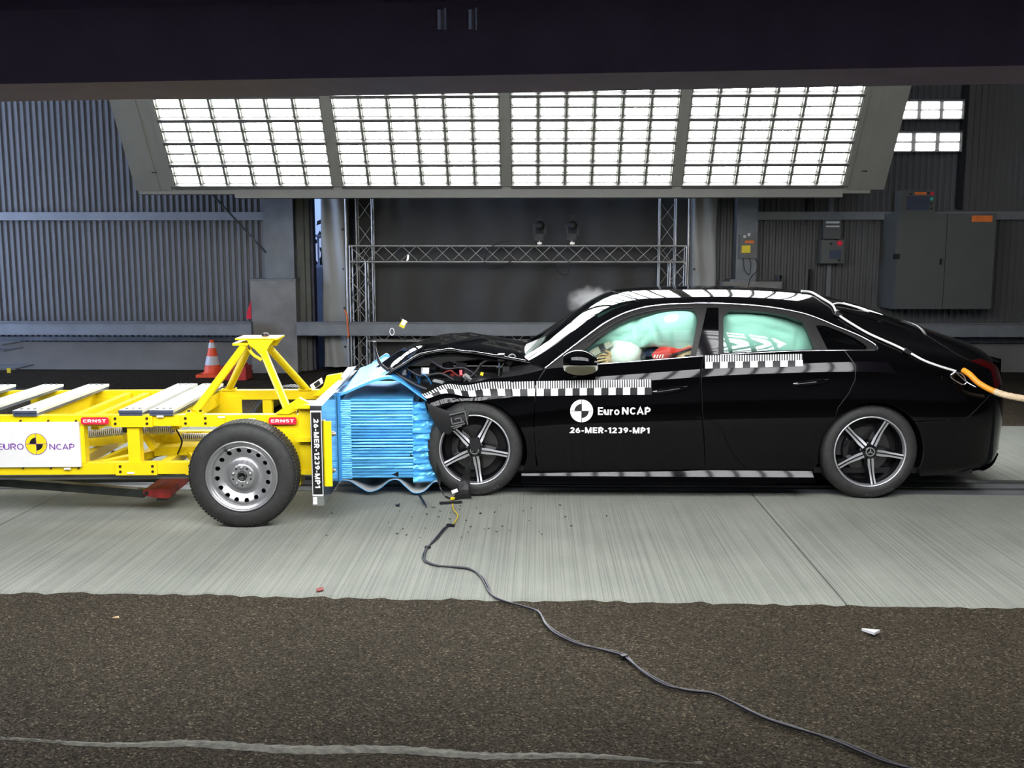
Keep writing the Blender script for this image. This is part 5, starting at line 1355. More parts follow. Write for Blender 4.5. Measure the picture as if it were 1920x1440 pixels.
def bead(pts, r, name, m_, out=.004, parent=car):
    for far in (False, True):
        P = []
        for x, s in pts:
            v = surf(np.array(x), np.array(s)); n = snorm(np.array([x]), np.array([s]))[0]; v = v + n * out
            P.append(Vector((v[0], 2 * YC - v[1] if far else v[1], v[2])))
        MB().tube(spline(P, 3), r, 6).build(name, m_, parent, off=CO)
bead(frame_top + px((1590, 621), (1615, 632), (1640, 646), (1646, 656)), .0065, 'window_chrome', M['chrome'])
bead(px((1112, 684), (1215, 676.5), (1318, 668)), .006, 'belt_chrome', M['chrome'], .006)
bead(px((1350, 666), (1440, 661), (1530, 658), (1640, 657.5)), .004, 'belt_chrome', M['chrome'], .006)
bead(px((1100, 640), (1160, 602), (1210, 585), (1260, 578), (1300, 577)), .005, 'window_seal', M['darkrubber'], .002)
# door handles
def handle(pa, pb, door, far=False):
    a, b = pS(*pa), pS(*pb); n = 7; P = []
    for i in range(n):
        t = i / (n - 1); x, s = a[0] + (b[0] - a[0]) * t, a[1] + (b[1] - a[1]) * t
        v = surf(np.array(x), np.array(s)); P.append(Vector((x, v[1] - .004 - .022 * math.sin(t * PI) ** .5, v[2])))
    if far: P = [Vector((p.x, 2 * YC - p.y, p.z)) for p in P]
    mb = MB().tube(P, [.006, .014, .016, .016, .016, .014, .006], 10); mb.build('door_handle', PB, door, off=CO)
    mb = MB().tube([p + Vector((0, -.004 if not far else .004, .008)) for p in P], .004, 6); mb.build('handle_trim', M['chrome'], door, off=CO)
for far, d1, d2 in ((False, fd, rd), (True, fd2, rd2)):
    handle((1224, 736), (1288, 726), d1, far); handle((1487, 721), (1552, 713), d2, far)
# mirrors
def mirror(far):
    m = -1 if far else 1
    def T(p): return Vector((p[0], 2 * YC - p[1] if far else p[1], p[2]))
    c = W(1088, 682, -.12); rows = []
    for i in range(11):
        t = i / 10; x = W(1056, 682, -.12).x + (W(1119, 682, -.12).x - W(1056, 682, -.12).x) * t
        hh = .085 * (math.sin(max(.02, min(.98, .08 + .84 * t)) * PI)) ** .55; ww = .085 * (math.sin(max(.03, t * .92) * PI)) ** .5 if t < .95 else .06
        cz = c.z + .004 - .012 * (t - .5); row = []
        for k in range(16):
            a = 2 * PI * k / 16; ca, sa = math.cos(a), math.sin(a)
            row.append(T((x, -.10 + ww * ca * .9, cz + hh * (abs(sa) ** .85) * (1 if sa > 0 else -1) * (1.05 if sa > 0 else .9))))
        row.append(row[0]); rows.append(row)
    mb = MB().grid(rows); mb.add([p for p in rows[0][:16]], [tuple(range(16))]); mb.add([p for p in rows[-1][:16]], [tuple(reversed(range(16)))])
    o = mb.build('wing_mirror', PB, car, off=CO); o['label'] = 'black wing mirror'
    zl = c.z - .01
    mb = MB(); n = 14; rows = []
    for i in range(n + 1):
        a = PI * (.02 + .96 * i / n); x = c.x + .118 * math.cos(a); rows.append([T((x, -.188 + .02 * abs(math.cos(a)), zl + .004)), T((x, -.192 + .02 * abs(math.cos(a)), zl - .012)), T((x, -.18, zl - .05 * math.sin(a) - .012))])
    mb.grid(rows).build('indicator_lens', mat('smoked_lens', (0.05, 0.048, 0.03), .12, 0, .1), o, off=CO)
    MB().bar(T((c.x + .02, -.02, c.z - .03)), T((c.x + .0, .09, c.z - .05)), .07, .04).build('mirror_arm', M['blackplastic'], o, off=CO)
mirror(False); mirror(True)
# front fenders (near one crumpled)
rnd = np.random.default_rng(3)
def crumple(V, N_, X_, S_):
    a = np.clip((-.18 - X_) / .55, 0, 1) ** 1.5
    d = a * (.030 * np.sin(X_ * 21 + S_ * 17) + .022 * np.sin(X_ * 9 - S_ * 31 + 1.3) + .05)
    V = V.copy(); V[:, 1] += d * .8; V[:, 2] += a * .02 * np.sin(X_ * 17)
    n = N_.copy(); n[:, 0] += a * .15 * np.cos(X_ * 21 + S_ * 17); n[:, 2] += a * .12 * np.cos(X_ * 9 - S_ * 31); n /= np.linalg.norm(n, axis=1, keepdims=True)
    return V, n
fend = px((1022, 692), (1010, 710), (1002, 742), (1000, 800), (1003, 850), (1006, 885), (978, 886)) + [xz(FWX + .375 * math.cos(math.radians(a)), WZ + .375 * math.sin(math.radians(a))) for a in range(-8, 118, 7)] + px((842, 766), (810, 764), (800, 752), (792, 744), (800, 738), (830, 728), (865, 719), (915, 711), (965, 705), (1000, 698))
panel('front_fender', fend, PB, deform=crumple, step=.035); panel('front_fender', fend, PB, far=True, deform=crumple)
# cowl under the windscreen
cow = [(-.26, .56), (-.26, .70), (-.24, .85), (-.2, 1.0), (.05, 1.0), (-.01, .93), (-.07, .85), (-.11, .79)] + px((985, 671), (1022, 652), (1020, 690))
panel('cowl', cow, M['blackplastic'], sym=True, out=-.03)
# bonnet, pushed up and buckled
BX = [-1.16, -1.05, -.95, -.86, -.74, -.60, -.45, -.30, -.15, -.02]
BZ = [.86, .94, .995, 1.035, 1.055, 1.05, 1.04, 1.015, .99, .965]
rows = []
for i in range(41):
    x = -1.16 + 1.14 * i / 40; zc = float(np.interp(x, BX, BZ)); row = []
    for j in range(33):
        t = j / 32; y = .20 + 1.44 * t; e = abs(2 * t - 1)
        front = max(0, (-.62 - x) / .55)
        z = zc - .016 * e ** 3 - .012 * (1 - t) * front + front * .018 * math.sin(y * 9 + x * 5) + .012 * math.sin(x * 14 + y * 3) * front
        z += front * (.004 * math.sin(x * 31 + y * 17) + .004 * math.sin(y * 27 - x * 13)) + .012 * math.exp(-((x + .55 + .10 * math.sin(y * 4)) / .05) ** 2)
        xx = x + front * .05 * math.sin(y * 6 + .6) + .12 * (1 - e) * (-1 if x < -.6 else 0) * front * .4
        row.append(Vector((xx, y, z)))
    rows.append(row)
bo = MB().grid(rows).build('bonnet', PB, car, off=CO); bo['label'] = 'black bonnet buckled upwards by the crash'
sm = bo.modifiers.new('thickness', 'SOLIDIFY'); sm.thickness = .02; sm.offset = -1
MB().tube(spline([Vector((p.x, p.y + .05, p.z - .045)) for p in (r_[1] for r_ in rows[4:38:4])], 4), .014, 6).build('bonnet_stiffener', M['blackplastic'], bo, off=CO)
MB().tube(spline([W(702, 640, .5), W(703, 652, .5), W(707, 668, .45), W(714, 683, .4), (-1.08, .35, .86), W(745, 712, .3)], 6), .012, 8).build('grille_strip', M['blackplastic'], car, off=CO)
# floor pan, wheel housings, inner structure
MB().bx(-.2, 3.1, .15, 1.69, .17, .21).build('floor_pan', M['black'], car, off=CO)
for cx in (FWX, RWX):
    for far in (0, 1):
        rows = []
        for i in range(21):
            a = PI * (-.12 + 1.24 * i / 20); r_ = .40; y0, y1 = (.10, .42) if not far else (2 * YC - .10, 2 * YC - .42)
            rows.append([Vector((cx + r_ * math.cos(a), y0, WZ + r_ * math.sin(a))), Vector((cx + r_ * math.cos(a), y1, WZ + r_ * math.sin(a)))])
        mb = MB().grid(rows); mb.add([r_[1] for r_ in rows] + [Vector((cx, rows[0][0][1] if 0 else rows[0][1].y, .2))], [tuple(range(22))])
        mb.build('wheel_housing', M['black'], car, off=CO)
for yy in (.115, 2 * YC - .145): MB().bx(1.04, 1.26, yy, yy + .03, .2, 1.015).build('inner_pillar', M['black'], car, off=CO)
MB().bx(-.25, -.20, .2, 1.64, .2, .92).build('firewall', M['black'], car, off=CO)
MB().bx(2.35, 2.40, .2, 1.64, .2, 1.0).build('rear_bulkhead', M['interior'], car, off=CO)
MB().bx(2.40, 2.95, .3, 1.54, 1.0, 1.02).build('parcel_shelf', M['interior'], car, off=CO)
# --- wheels
def car_wheel():
    R_ = .342; w = .225; rr = .252; y0 = -w / 2
    wl = MB().lathe([(y0 + .012, rr - .004), (y0 + .0, rr + .006), (y0 - .004, rr + .03), (y0 + .002, R_ - .035), (y0 + .016, R_ - .012), (y0 + .045, R_), (0, R_ + .002), (-y0 - .045, R_), (-y0 - .016, R_ - .012), (-y0, R_ - .035), (-y0, rr + .03), (-y0 - .01, rr)], 80, 'y').build('wheel', M['tire'], car)
    mb = MB()
    for k in range(84):
        a = 2 * PI * k / 84; c, s = math.cos(a), math.sin(a); d = Vector((c, 0, s)); t = Vector((-s, 0, c)) * .0105
        for (ya, yb) in ((y0 + .014, y0 + .06), (-y0 - .06, -y0 - .014)):
            ra = R_ - .006; q = [d * (ra - (.008 if ya == y0 + .014 else 0)) - t + Vector((0, ya, 0)), d * (ra - (.008 if ya == y0 + .014 else 0)) + t + Vector((0, ya, 0)), d * (R_ + .003) + t + Vector((0, yb, 0)), d * (R_ + .003) - t + Vector((0, yb, 0))]
            mb.add(q, [(0, 1, 2, 3)])
    o = mb.build('tread_blocks', M['tire'], wl); o['kind'] = 'stuff'
    for a0 in (84, -76):
        mb = MB(); word = 'BRIDGESTONE'; n = len(word); rt = .300
        for i, ch in enumerate(word):
            a = math.radians(a0 + (n / 2 - i - .5) * 3.6); d = Vector((math.cos(a), 0, math.sin(a))); t = Vector((math.sin(a), 0, -math.cos(a)))
            add_text(mb, ch, d * rt - t * .007 + Vector((0, y0 - .0035, 0)), t, d, .0135 if ch != 'I' else .005, .020, .01)
        mb.build('lettering', M['tiretext'], wl)
    MB().lathe([(y0 + .05, rr - .02), (y0 + .016, rr - .012), (y0 + .004, rr - .009), (y0 - .002, rr - .004), (y0 + .002, rr + .002), (y0 + .012, rr)], 80, 'y').build('rim_lip', M['alloy'], wl)
    MB().lathe([(y0 + .03, rr - .014), (y0 + .06, rr - .03), (-y0 - .02, rr - .03)], 64, 'y').build('rim_barrel', M['alloyblack'], wl)
    MB().lathe([(y0 + .15, .0), (y0 + .15, rr - .03)], 48, 'y').build('backing', M['black'], wl)
    MB().lathe([(y0 + .10, .07), (y0 + .10, .165), (y0 + .12, .165)], 48, 'y', smooth=False).build('brake_disc', M['disc'], wl)
    mb = MB(); rr2 = []
    for i in range(9):
        a = math.radians(150 + 50 * i / 8); rr2.append([Vector((q * math.cos(a), yy, q * math.sin(a))) for q, yy in ((.115, y0 + .10), (.115, y0 + .065), (.175, y0 + .06), (.18, y0 + .10))])
    mb.grid(rr2).build('brake_caliper', M['alloyblack'], wl)
    for k in range(5):
        a = math.radians(63 + 72 * k)
        d = Vector((math.cos(a), 0, math.sin(a))); t = Vector((-math.sin(a), 0, math.cos(a)))
        # dark spoke body and two machined faces with a black slot between
        def pt(r_, q, y): return d * r_ + t * q + Vector((0, y, 0))
        def yr(r_): return y0 + .012 + .026 * math.sin(min(1, (r_ - .04) / .2) * PI) * .6 - .002
        rows_ = []
        for i in range(9):
            r_ = .035 + (.240 - .035) * i / 8; hw = .021 + .002 * math.cos(r_ * 18) + .004 * math.exp(-((r_ - .095) / .035) ** 2)
            rows_.append([pt(r_, -hw - .01, yr(r_) + .04), pt(r_, -hw, yr(r_) + .002), pt(r_, hw, yr(r_) + .002), pt(r_, hw + .01, yr(r_) + .04)])
        sp = MB().grid(rows_, smooth=False).build('spoke', M['alloyblack'], wl)
        mb = MB()
        for sgn in (-1, 1):
            A, B_ = [], []
            for i in range(9):
                r_ = .050 + (.238 - .050) * i / 8; hw = .019 + .002 * math.cos(r_ * 18) + .004 * math.exp(-((r_ - .095) / .035) ** 2); inn = .0050
                A.append(pt(r_, sgn * inn, yr(r_) - .0015)); B_.append(pt(r_, sgn * hw, yr(r_) - .0005))
            mb.grid([A, B_], smooth=False)
        mb.build('spoke_face', M['alloy'], wl)
    MB().lathe([(y0 + .01, .0), (y0 + .004, .026), (y0 + .008, .036), (y0 + .04, .042)], 32, 'y').build('hub_cap', M['alloyblack'], wl)
    mb = MB(); vs, fs = sector((0, y0 + .0, 0), (1, 0, 0), (0, 0, 1), .026, .032, 0, 2 * PI, 32); mb.add(vs, fs)
    for k in range(3):
        a = math.radians(90 + 120 * k); d = Vector((math.cos(a), 0, math.sin(a))); t = Vector((-math.sin(a), 0, math.cos(a))); y_ = Vector((0, y0 - .001, 0))
        mb.add([d * .028 + y_, t * .006 + y_, -d * .004 + y_, -t * .006 + y_], [(0, 1, 2, 3)])
    mb.build('cap_star', M['chrome'], wl)
    for k in range(5):
        a = math.radians(27 + 72 * k); c = Vector((.056 * math.cos(a), 0, .056 * math.sin(a))); MB().lathe([(y0 + .03, 0), (y0 + .03, .010), (y0 + .05, .011)], 6, 'y', c).build('wheel_bolt', M['disc'], wl)
    return wl
cw = car_wheel(); CR = .342
cw.location = (RWX - CO.x, .165 - CO.y, CR)
copy_tree(cw, car, (RWX - CO.x, 2 * YC - .165 - CO.y, CR), (0, 0, PI))
fwl = copy_tree(cw, car, (FWX - CO.x, .165 - CO.y, CR), (0, 0, math.radians(0)))
copy_tree(cw, car, (FWX - CO.x + .02, 2 * YC - .165 - CO.y, CR), (0, 0, PI))

# --- decals on the flank
def on_side(x, z, out=.0012):
    s = z2s(x, z); v = surf(np.array(x), np.array(s)); n = snorm(np.array([x]), np.array([s]))[0]
    V = np.array([v]); 
    if x < -.18: V, n2 = crumple(V, np.array([n]), np.array([x]), np.array([s]))
    v = V[0] + n * (out + (.007 if x < -.18 else 0)); return Vector((v[0], v[1], v[2]))
def decal(mb, vs, fs, mi=0, out=.0025):
    mb.add([on_side(x, z, out) for x, z in vs], fs, mi)
def PX(a, b): 
    q = pS(a, b); return Vector((q[0], float(bil(SZ, np.array(q[0]), np.array(q[1])))))
def ruler(name, top, bot, n_big, n_small, parent, lab, split=.5):
    """checkered measuring tape: fine comb on top, big squares below. top/bot pixel polylines"""
    T_ = [PX(*p) for p in top]; B_ = [PX(*p) for p in bot]
    def ev(P, t):
        L_ = np.cumsum([0] + [(P[i + 1] - P[i]).length for i in range(len(P) - 1)]); q = t * L_[-1]
        return (float(np.interp(q, L_, [p.x for p in P])), float(np.interp(q, L_, [p.y for p in P])))
    def at(t, v):
        a, b = ev(T_, t), ev(B_, t); return (b[0] + (a[0] - b[0]) * v, b[1] + (a[1] - b[1]) * v)
    mb = MB(); N_ = 60
    vs = [at(i / N_, v / 6) for i in range(N_ + 1) for v in range(7)]; decal(mb, vs, [(7 * i + v, 7 * i + 7 + v, 7 * i + 8 + v, 7 * i + 1 + v) for i in range(N_) for v in range(6)], 0, .0015)
    def rect(t0, t1, v0, v1, mi):
        nt_, nv = (6, 3) if t1 - t0 > .03 else (2, 3)
        g = [at(t0 + (t1 - t0) * i / nt_, v0 + (v1 - v0) * j / nv) for i in range(nt_ + 1) for j in range(nv + 1)]
        decal(mb, g, [(i * (nv + 1) + j, (i + 1) * (nv + 1) + j, (i + 1) * (nv + 1) + j + 1, i * (nv + 1) + j + 1) for i in range(nt_) for j in range(nv)], mi, .0045)
    for k in range(n_big):
        if k % 2 == 0: rect(k / n_big, (k + 1) / n_big, .0, split, 1)
    for k in range(n_small): rect((k + .0) / n_small, (k + .5) / n_small, split - .02, 1.0, 1)
    o = mb.build(name, [M['black'], M['white']], parent, off=CO, fix=False); o['label'] = lab
ruler('measuring_tape', [(790, 736), (850, 725), (900, 719), (1003, 715)], [(800, 746), (850, 744), (900, 743), (1003, 742.5)], 15, 44, car, 'black and white checkered measuring tape along fender')
ruler('measuring_tape', [(1006, 715), (1100, 713), (1222, 711.5)], [(1006, 742.5), (1100, 741), (1222, 740)], 16, 48, fd, 'black and white checkered measuring tape across front door')
ruler('measuring_tape', [(1322, 667), (1420, 665.5), (1505, 664)], [(1322, 691.5), (1420, 689), (1505, 687)], 13, 39, rd, 'black and white checkered measuring tape on rear door')
mb = MB(); c = PX(1090.5, 770.5); r = (PX(1112, 770).x - PX(1069, 770).x) / 2
def disc(r0, r1, a0, a1, mi, out, n=40):
    vs, fs = [], []
    for i in range(n + 1):
        a = a0 + (a1 - a0) * i / n; vs += [(c.x + r0 * math.cos(a), c.y + r0 * math.sin(a)), (c.x + r1 * math.cos(a), c.y + r1 * math.sin(a))]
    for i in range(n): fs.append((2 * i, 2 * i + 2, 2 * i + 3, 2 * i + 1))
    decal(mb, vs, fs, mi, out)
disc(.02 * r, r, 0, 2 * PI, 0, .002, 64); disc(.001, r * .62, PI / 2, PI, 1, .0035, 14); disc(.001, r * .62, 1.5 * PI, 2 * PI, 1, .0035, 14)
t = .018 * r
decal(mb, [(c.x - r, c.y - t), (c.x + r, c.y - t), (c.x + r, c.y + t), (c.x - r, c.y + t)], [(0, 1, 2, 3)], 1, .004); decal(mb, [(c.x - t, c.y - r), (c.x + t, c.y - r), (c.x + t, c.y + r), (c.x - t, c.y + r)], [(0, 1, 2, 3)], 1, .004)
o = mb.build('emblem', [M['white'], M['black']], fd, off=CO, fix=False); o['label'] = 'white quartered target emblem'
def side_text(body, x0, x1, y0, y1, bold, name='lettering'):
    vs, fs = text_data(body, 1.0, bold); a = [min(v[0] for v in vs), max(v[0] for v in vs), min(v[1] for v in vs), max(v[1] for v in vs)]
    p, q = PX(x0, y1), PX(x1, y0); mb = MB()
    decal(mb, [(p.x + (v[0] - a[0]) / (a[1] - a[0]) * (q.x - p.x), p.y + (v[1] - a[2]) / (a[3] - a[2]) * (q.y - p.y)) for v in vs], fs, 0, .0025)
    o = mb.build(name, M['white'], fd, off=CO, fix=False); o['label'] = 'white lettering ' + body
side_text('Euro', 1121, 1161.5, 763.5, 778, .022); side_text('NCAP', 1166, 1220, 761.5, 777.5, .026); side_text('26-MER-1239-MP1', 1067, 1218, 800, 813.5, .036)
tag(car, 'glossy black four-door saloon with crushed front, checkered tapes and white door lettering', 'car')

# ================================================================== INSIDE THE CAR
def cpart(name, mb, m_, parent=car, label=None):
    o = mb.build(name, m_, parent, off=CO)
    if label: o['label'] = label
    return o
def pillow(outline, Y, bulge, m_, name, seed=0, amp=.012, step=.03, back=.05, lab=None, folds=()):
    """inflated cushion: outline in pixels on the plane Y, domed towards the viewer and closed behind"""
    pts = [W(a, b, Y) for a, b in outline]; sm = spline(pts + [pts[0]], 4)[:-1]
    o2 = [(p.x, p.z) for p in sm]
    P, F, bl = fill2d(o2, (), step)
    B = np.array(resample(o2, .01)); d = np.sqrt(((P[:, None, :] - B[None]) ** 2).sum(2)).min(1)
    dm = max(d.max(), 1e-6); h = np.sqrt(np.clip(1 - (1 - np.clip(d / dm, 0, 1)) ** 2, 0, 1))
    r = np.random.default_rng(seed); w = np.zeros(len(P))
    for _ in range(4):
        k = r.uniform(-16, 16, 2); w += np.sin(P @ k + r.uniform(0, 6))
    for (fx, fy, dx, dy, dep) in folds:
        c = W(fx, fy, Y); q = np.array([dx, dy]) / math.hypot(dx, dy); rel = P - np.array([c.x, c.z]); w = w - dep * np.exp(-((rel @ np.array([-q[1], q[0]])) / .018) ** 2) * np.exp(-((rel @ q) / .11) ** 2)
    mb = MB()
    front = [Vector((p[0], Y - bulge * hh - amp * ww * min(1, hh * 1.5), p[1])) for p, hh, ww in zip(P, h, w)]
    rear = [Vector((p[0], Y + back * hh, p[1])) for p, hh in zip(P, h)]
    mb.add(front, [tuple(map(int, f)) for f in F], 0, True); mb.add(rear, [tuple(map(int, f[::-1])) for f in F], 0, True)
    o = cpart(name, mb, m_, car, lab)
    return o
# curtain airbags behind the side windows
pillow([(1070, 646), (1090, 638), (1120, 618), (1150, 602), (1185, 589), (1225, 580), (1270, 575), (1300, 575), (1312, 590), (1312, 625), (1304, 648), (1285, 656), (1262, 658), (1240, 652), (1222, 650), (1200, 652), (1180, 646), (1150, 641), (1115, 646), (1090, 645)], .34, .10, M['mint'], 'curtain_airbag', 4, .016, .022, lab='inflated mint green curtain airbag behind front window',
       folds=((1232, 634, -.4, 1, 3.0), (1200, 640, .7, 1, 2.0), (1190, 605, 0, 1, 2.5), (1160, 630, 1, .3, 1.8)))
pillow([(1350, 585), (1380, 576), (1430, 578), (1480, 587), (1515, 602), (1528, 628), (1535, 660), (1500, 668), (1450, 664), (1400, 662), (1352, 655)], .36, .08, M['mint'], 'curtain_airbag', 9, .012, .022, lab='inflated mint green curtain airbag behind rear side window', folds=((1450, 620, 1, -.25, 3), (1495, 630, .2, 1, 2.5), (1400, 610, 1, .1, 2)))
# far-side curtain and dashboard airbags seen through the windscreen
mb = MB(); rows = []
for i in range(13):
    t = i / 12; rows.append([Vector((.50 + 1.4 * t, 1.48 - .05 * math.sin(u * PI) + .01 * math.sin(9 * t), .98 + (float(bil(SZ, np.array(.50 + 1.4 * t), np.array(.70))) - .05 - .98) * u)) for u in [k / 8 for k in range(9)]])
cpart('curtain_airbag', MB().grid(rows), M['mint'], label='mint green curtain airbag on the far side')
def blob(c, r, m_, name, lab, p=2.4):
    rows = []
    for i in range(17):
        a = PI * i / 16; row = []
        for k in range(25):
            b = 2 * PI * k / 24
            def se(v): return math.copysign(abs(v) ** (2 / p), v)
            row.append(Vector((c[0] + r[0] * se(math.cos(b)) * se(math.sin(a)), c[1] + r[1] * se(math.sin(b)) * se(math.sin(a)), c[2] + r[2] * se(math.cos(a)))) + Vector((.012 * math.sin(7 * a + 3 * b), 0, .01 * math.sin(5 * b))))
        rows.append(row)
    return cpart(name, MB().grid(rows), m_, car, lab)
blob((.60, 1.26, 1.0), (.24, .28, .17), M['mint'], 'passenger_airbag', 'mint green passenger airbag behind the windscreen')
# steering wheel airbag
c = W(1165, 655, .52); blob((c.x, .52, c.z - .02), (.145, .27, .15), M['bagwhite'], 'steering_airbag', 'white inflated steering wheel airbag')
# dashboard, steering wheel and door lining
mb = MB(); rows = []
for (x, z) in ((-.10, .86), (.05, .93), (.18, .955), (.30, .93), (.36, .86), (.34, .70), (.22, .55)): rows.append([Vector((x, y, z + .015 * math.sin((y - .2) * 3))) for y in np.linspace(.22, 1.62, 12)])
cpart('dashboard', MB().grid(rows), M['interior'])
sw = [Vector((W(1128, 672, .52).x + .07 * math.cos(a), .52 + .185 * math.sin(a), .90 + .165 * math.cos(a))) for a in np.linspace(0, 2 * PI, 33)[:-1]]
cpart('steering_wheel', MB().tube(sw, .015, 8, closed=True).cyl((.43, .52, .89), (.20, .52, .80), .03, n=12), M['interior'])
for yy in (.17, 2 * YC - .17):
    cpart('door_lining', MB().bx(.1, 2.2, yy - .02, yy + .02, .3, .93), M['interior'])
a, b = W(1112, 668, .3), W(1150, 640, .3)
cpart('door_pillar_trim', MB().prism([W(1082, 678, .26), W(1110, 655, .26), W(1142, 640, .26), W(1150, 648, .26), W(1128, 660, .26), W(1108, 672, .26)], (0, .01, 0)), mat('beige_trim', (0.45, 0.42, 0.33), .7))
cpart('dark_strap', MB().prism([W(1121, 648, .255), W(1131, 643, .255), W(1137, 655, .255), W(1127, 661, .255)], (0, .004, 0)), M['interior'])
# seats
def seat(y, name='seat'):
    o = None
    rows = []
    for (x, z, hw) in ((1.02, .55, .24), (1.10, .62, .25), (1.22, .85, .25), (1.30, 1.05, .24), (1.34, 1.13, .17), (1.40, 1.12, .17), (1.40, .95, .24), (1.34, .75, .25), (1.26, .5, .25)):
        rows.append([Vector((x, y + hw * t, z)) for t in (-1, -.7, 0, .7, 1)])
    rows.append(rows[0]); o = cpart(name, MB().grid(rows), M['seat'])
    cpart('seat_cushion', MB().bx(.62, 1.15, y - .25, y + .25, .38, .56), M['seat'], o)
    cpart('headrest', MB().box((1.40, y, 1.22), (.09, .26, .18)).cyl((1.39, y - .06, 1.1), (1.39, y - .06, 1.2), .008).cyl((1.39, y + .06, 1.1), (1.39, y + .06, 1.2), .008), M['seat'], o)
seat(.52); seat(2 * YC - .52)
cpart('rear_bench', MB().bx(1.75, 2.2, .25, 1.59, .4, .56).box((2.25, YC, .78), (.14, 1.34, .52), (0, math.radians(18), 0)), M['seat'])
# belt stripes on the shoulder
# --- crash test dummy in the driver's seat
dm = empty('crash_test_dummy', (1.05, .52, .56)); DO = dm.location
def skin(name, verts, edges, radii, m_, parent, sub=2):
    me = bpy.data.meshes.new(name); me.from_pydata([Vector(v) - DO for v in verts], edges, []); me.materials.append(m_)
    o = bpy.data.objects.new(name, me); COL.objects.link(o); o.parent = parent
    md = o.modifiers.new('skin', 'SKIN'); md.use_smooth_shade = True
    for i, r_ in enumerate(radii):
        r_ = r_ if hasattr(r_, '__len__') else (r_, r_); me.skin_vertices[0].data[i].radius = r_
    me.skin_vertices[0].data[0].use_root = True
    s_ = o.modifiers.new('sub', 'SUBSURF'); s_.levels = sub; s_.render_levels = sub
    return o
hand = W(1136, 672, .30)
hd = Vector((hand.x, .30, hand.z))
sh_l, el_l, wr_l = Vector((1.10, .33, 1.03)), Vector((.93, .28, .80)), hd + Vector((.055, .02, -.015))
sh_r, el_r, wr_r = Vector((1.10, .71, 1.03)), Vector((.90, .76, .80)), Vector((.55, .66, .90))
V = [(1.08, .52, .60), (1.10, .52, .80), (1.14, .52, 1.00), (1.13, .52, 1.10), (1.12, .52, 1.17), (1.10, .52, 1.27), sh_l, el_l, wr_l, sh_r, el_r, wr_r, (.98, .42, .60), (.60, .40, .68), (.42, .40, .36), (.98, .62, .60), (.60, .64, .68), (.42, .64, .36)]
E_ = [(0, 1), (1, 2), (2, 3), (3, 4), (4, 5), (2, 6), (6, 7), (7, 8), (2, 9), (9, 10), (10, 11), (0, 12), (12, 13), (13, 14), (0, 15), (15, 16), (16, 17)]
Rr = [.13, .125, .14, .07, .06, .085, .06, .045, .030, .06, .045, .030, .08, .06, .045, .08, .06, .045]
body = skin('body', V, E_, Rr, M['skin'], dm, 2)
skin('shirt', [(1.09, .52, .68), (1.11, .52, .82), (1.14, .52, .98), (1.13, .52, 1.06), Vector((1.11, .36, 1.02)), Vector((1.03, .30, .91)), Vector((1.11, .68, 1.02)), Vector((1.03, .74, .91))],
     [(0, 1), (1, 2), (2, 3), (2, 4), (4, 5), (2, 6), (6, 7)], [.145, .14, .15, .085, .085, .07, .085, .07], M['shirt'], dm)['label'] = 'red shirt with dark sleeves'
def dpart(name, mb, m_, lab=None):
    o = mb.build(name, m_, dm, off=DO)
    if lab: o['label'] = lab
    return o
# left hand: palm and five bent fingers gripping the rim
fx = [(-.018, .010), (-.022, .0), (-.020, -.010), (-.012, -.019)]
HV = [wr_l, hd + Vector((.028, .01, .0))]; HE_ = [(0, 1)]; HR = [.024, (.016, .034)]
for k in range(4):
    base = hd + Vector((.004, -.006, .027 - .0185 * k)); L_ = (.034, .040, .037, .029)[k]
    i0 = len(HV); HV += [base, base + Vector((-L_, -.014, .006 - .004 * k)), base + Vector((-L_ * 1.8, -.006, -.004 - .004 * k)), base + Vector((-L_ * 2.0, .018, -.016 - .004 * k))]
    HE_ += [(1, i0), (i0, i0 + 1), (i0 + 1, i0 + 2), (i0 + 2, i0 + 3)]; HR += [.0085, .0080, .0075, .0065]
i0 = len(HV); HV += [hd + Vector((.026, -.010, .040)), hd + Vector((.002, -.018, .056)), hd + Vector((-.026, -.014, .060))]; HE_ += [(1, i0), (i0, i0 + 1), (i0 + 1, i0 + 2)]; HR += [.011, .0095, .008]
skin('hand', HV, HE_, HR, M['skin'], dm, 2)['label'] = 'tan vinyl dummy hand with curled fingers'
dpart('sleeve', MB().tube(spline([W(1225, 672, .33), W(1245, 662, .33), W(1268, 655, .34), W(1292, 652, .36)], 5), [.03 + .022 * math.sin(PI * min(1, i / 10)) for i in range(16)], 14), M['shirt'])
# lettered chest stripes: dark diagonal band and small white marks
for a, b, m_ in (((1256, 668), (1300, 652), 'black'), ((1262, 661), (1298, 650), 'shirt')):
    dpart('shoulder_stripe', MB().bar(W(*a, .272), W(*b, .275), .01, .013), M[m_])
for k in range(4):
    dpart('white_mark', MB().bar(W(1226 + 5 * k, 671, .27), W(1229 + 5 * k, 665, .27), .004, .007), M['white'])
q = [W(1205, 668, .42), W(1214, 655, .42), W(1232, 650, .42), W(1228, 668, .42)]
dpart('navy_collar', MB().prism(q, (0, .06, 0)), M['navy'])
tag(dm, 'crash test dummy in a red shirt slumped behind the front side window', 'dummy')

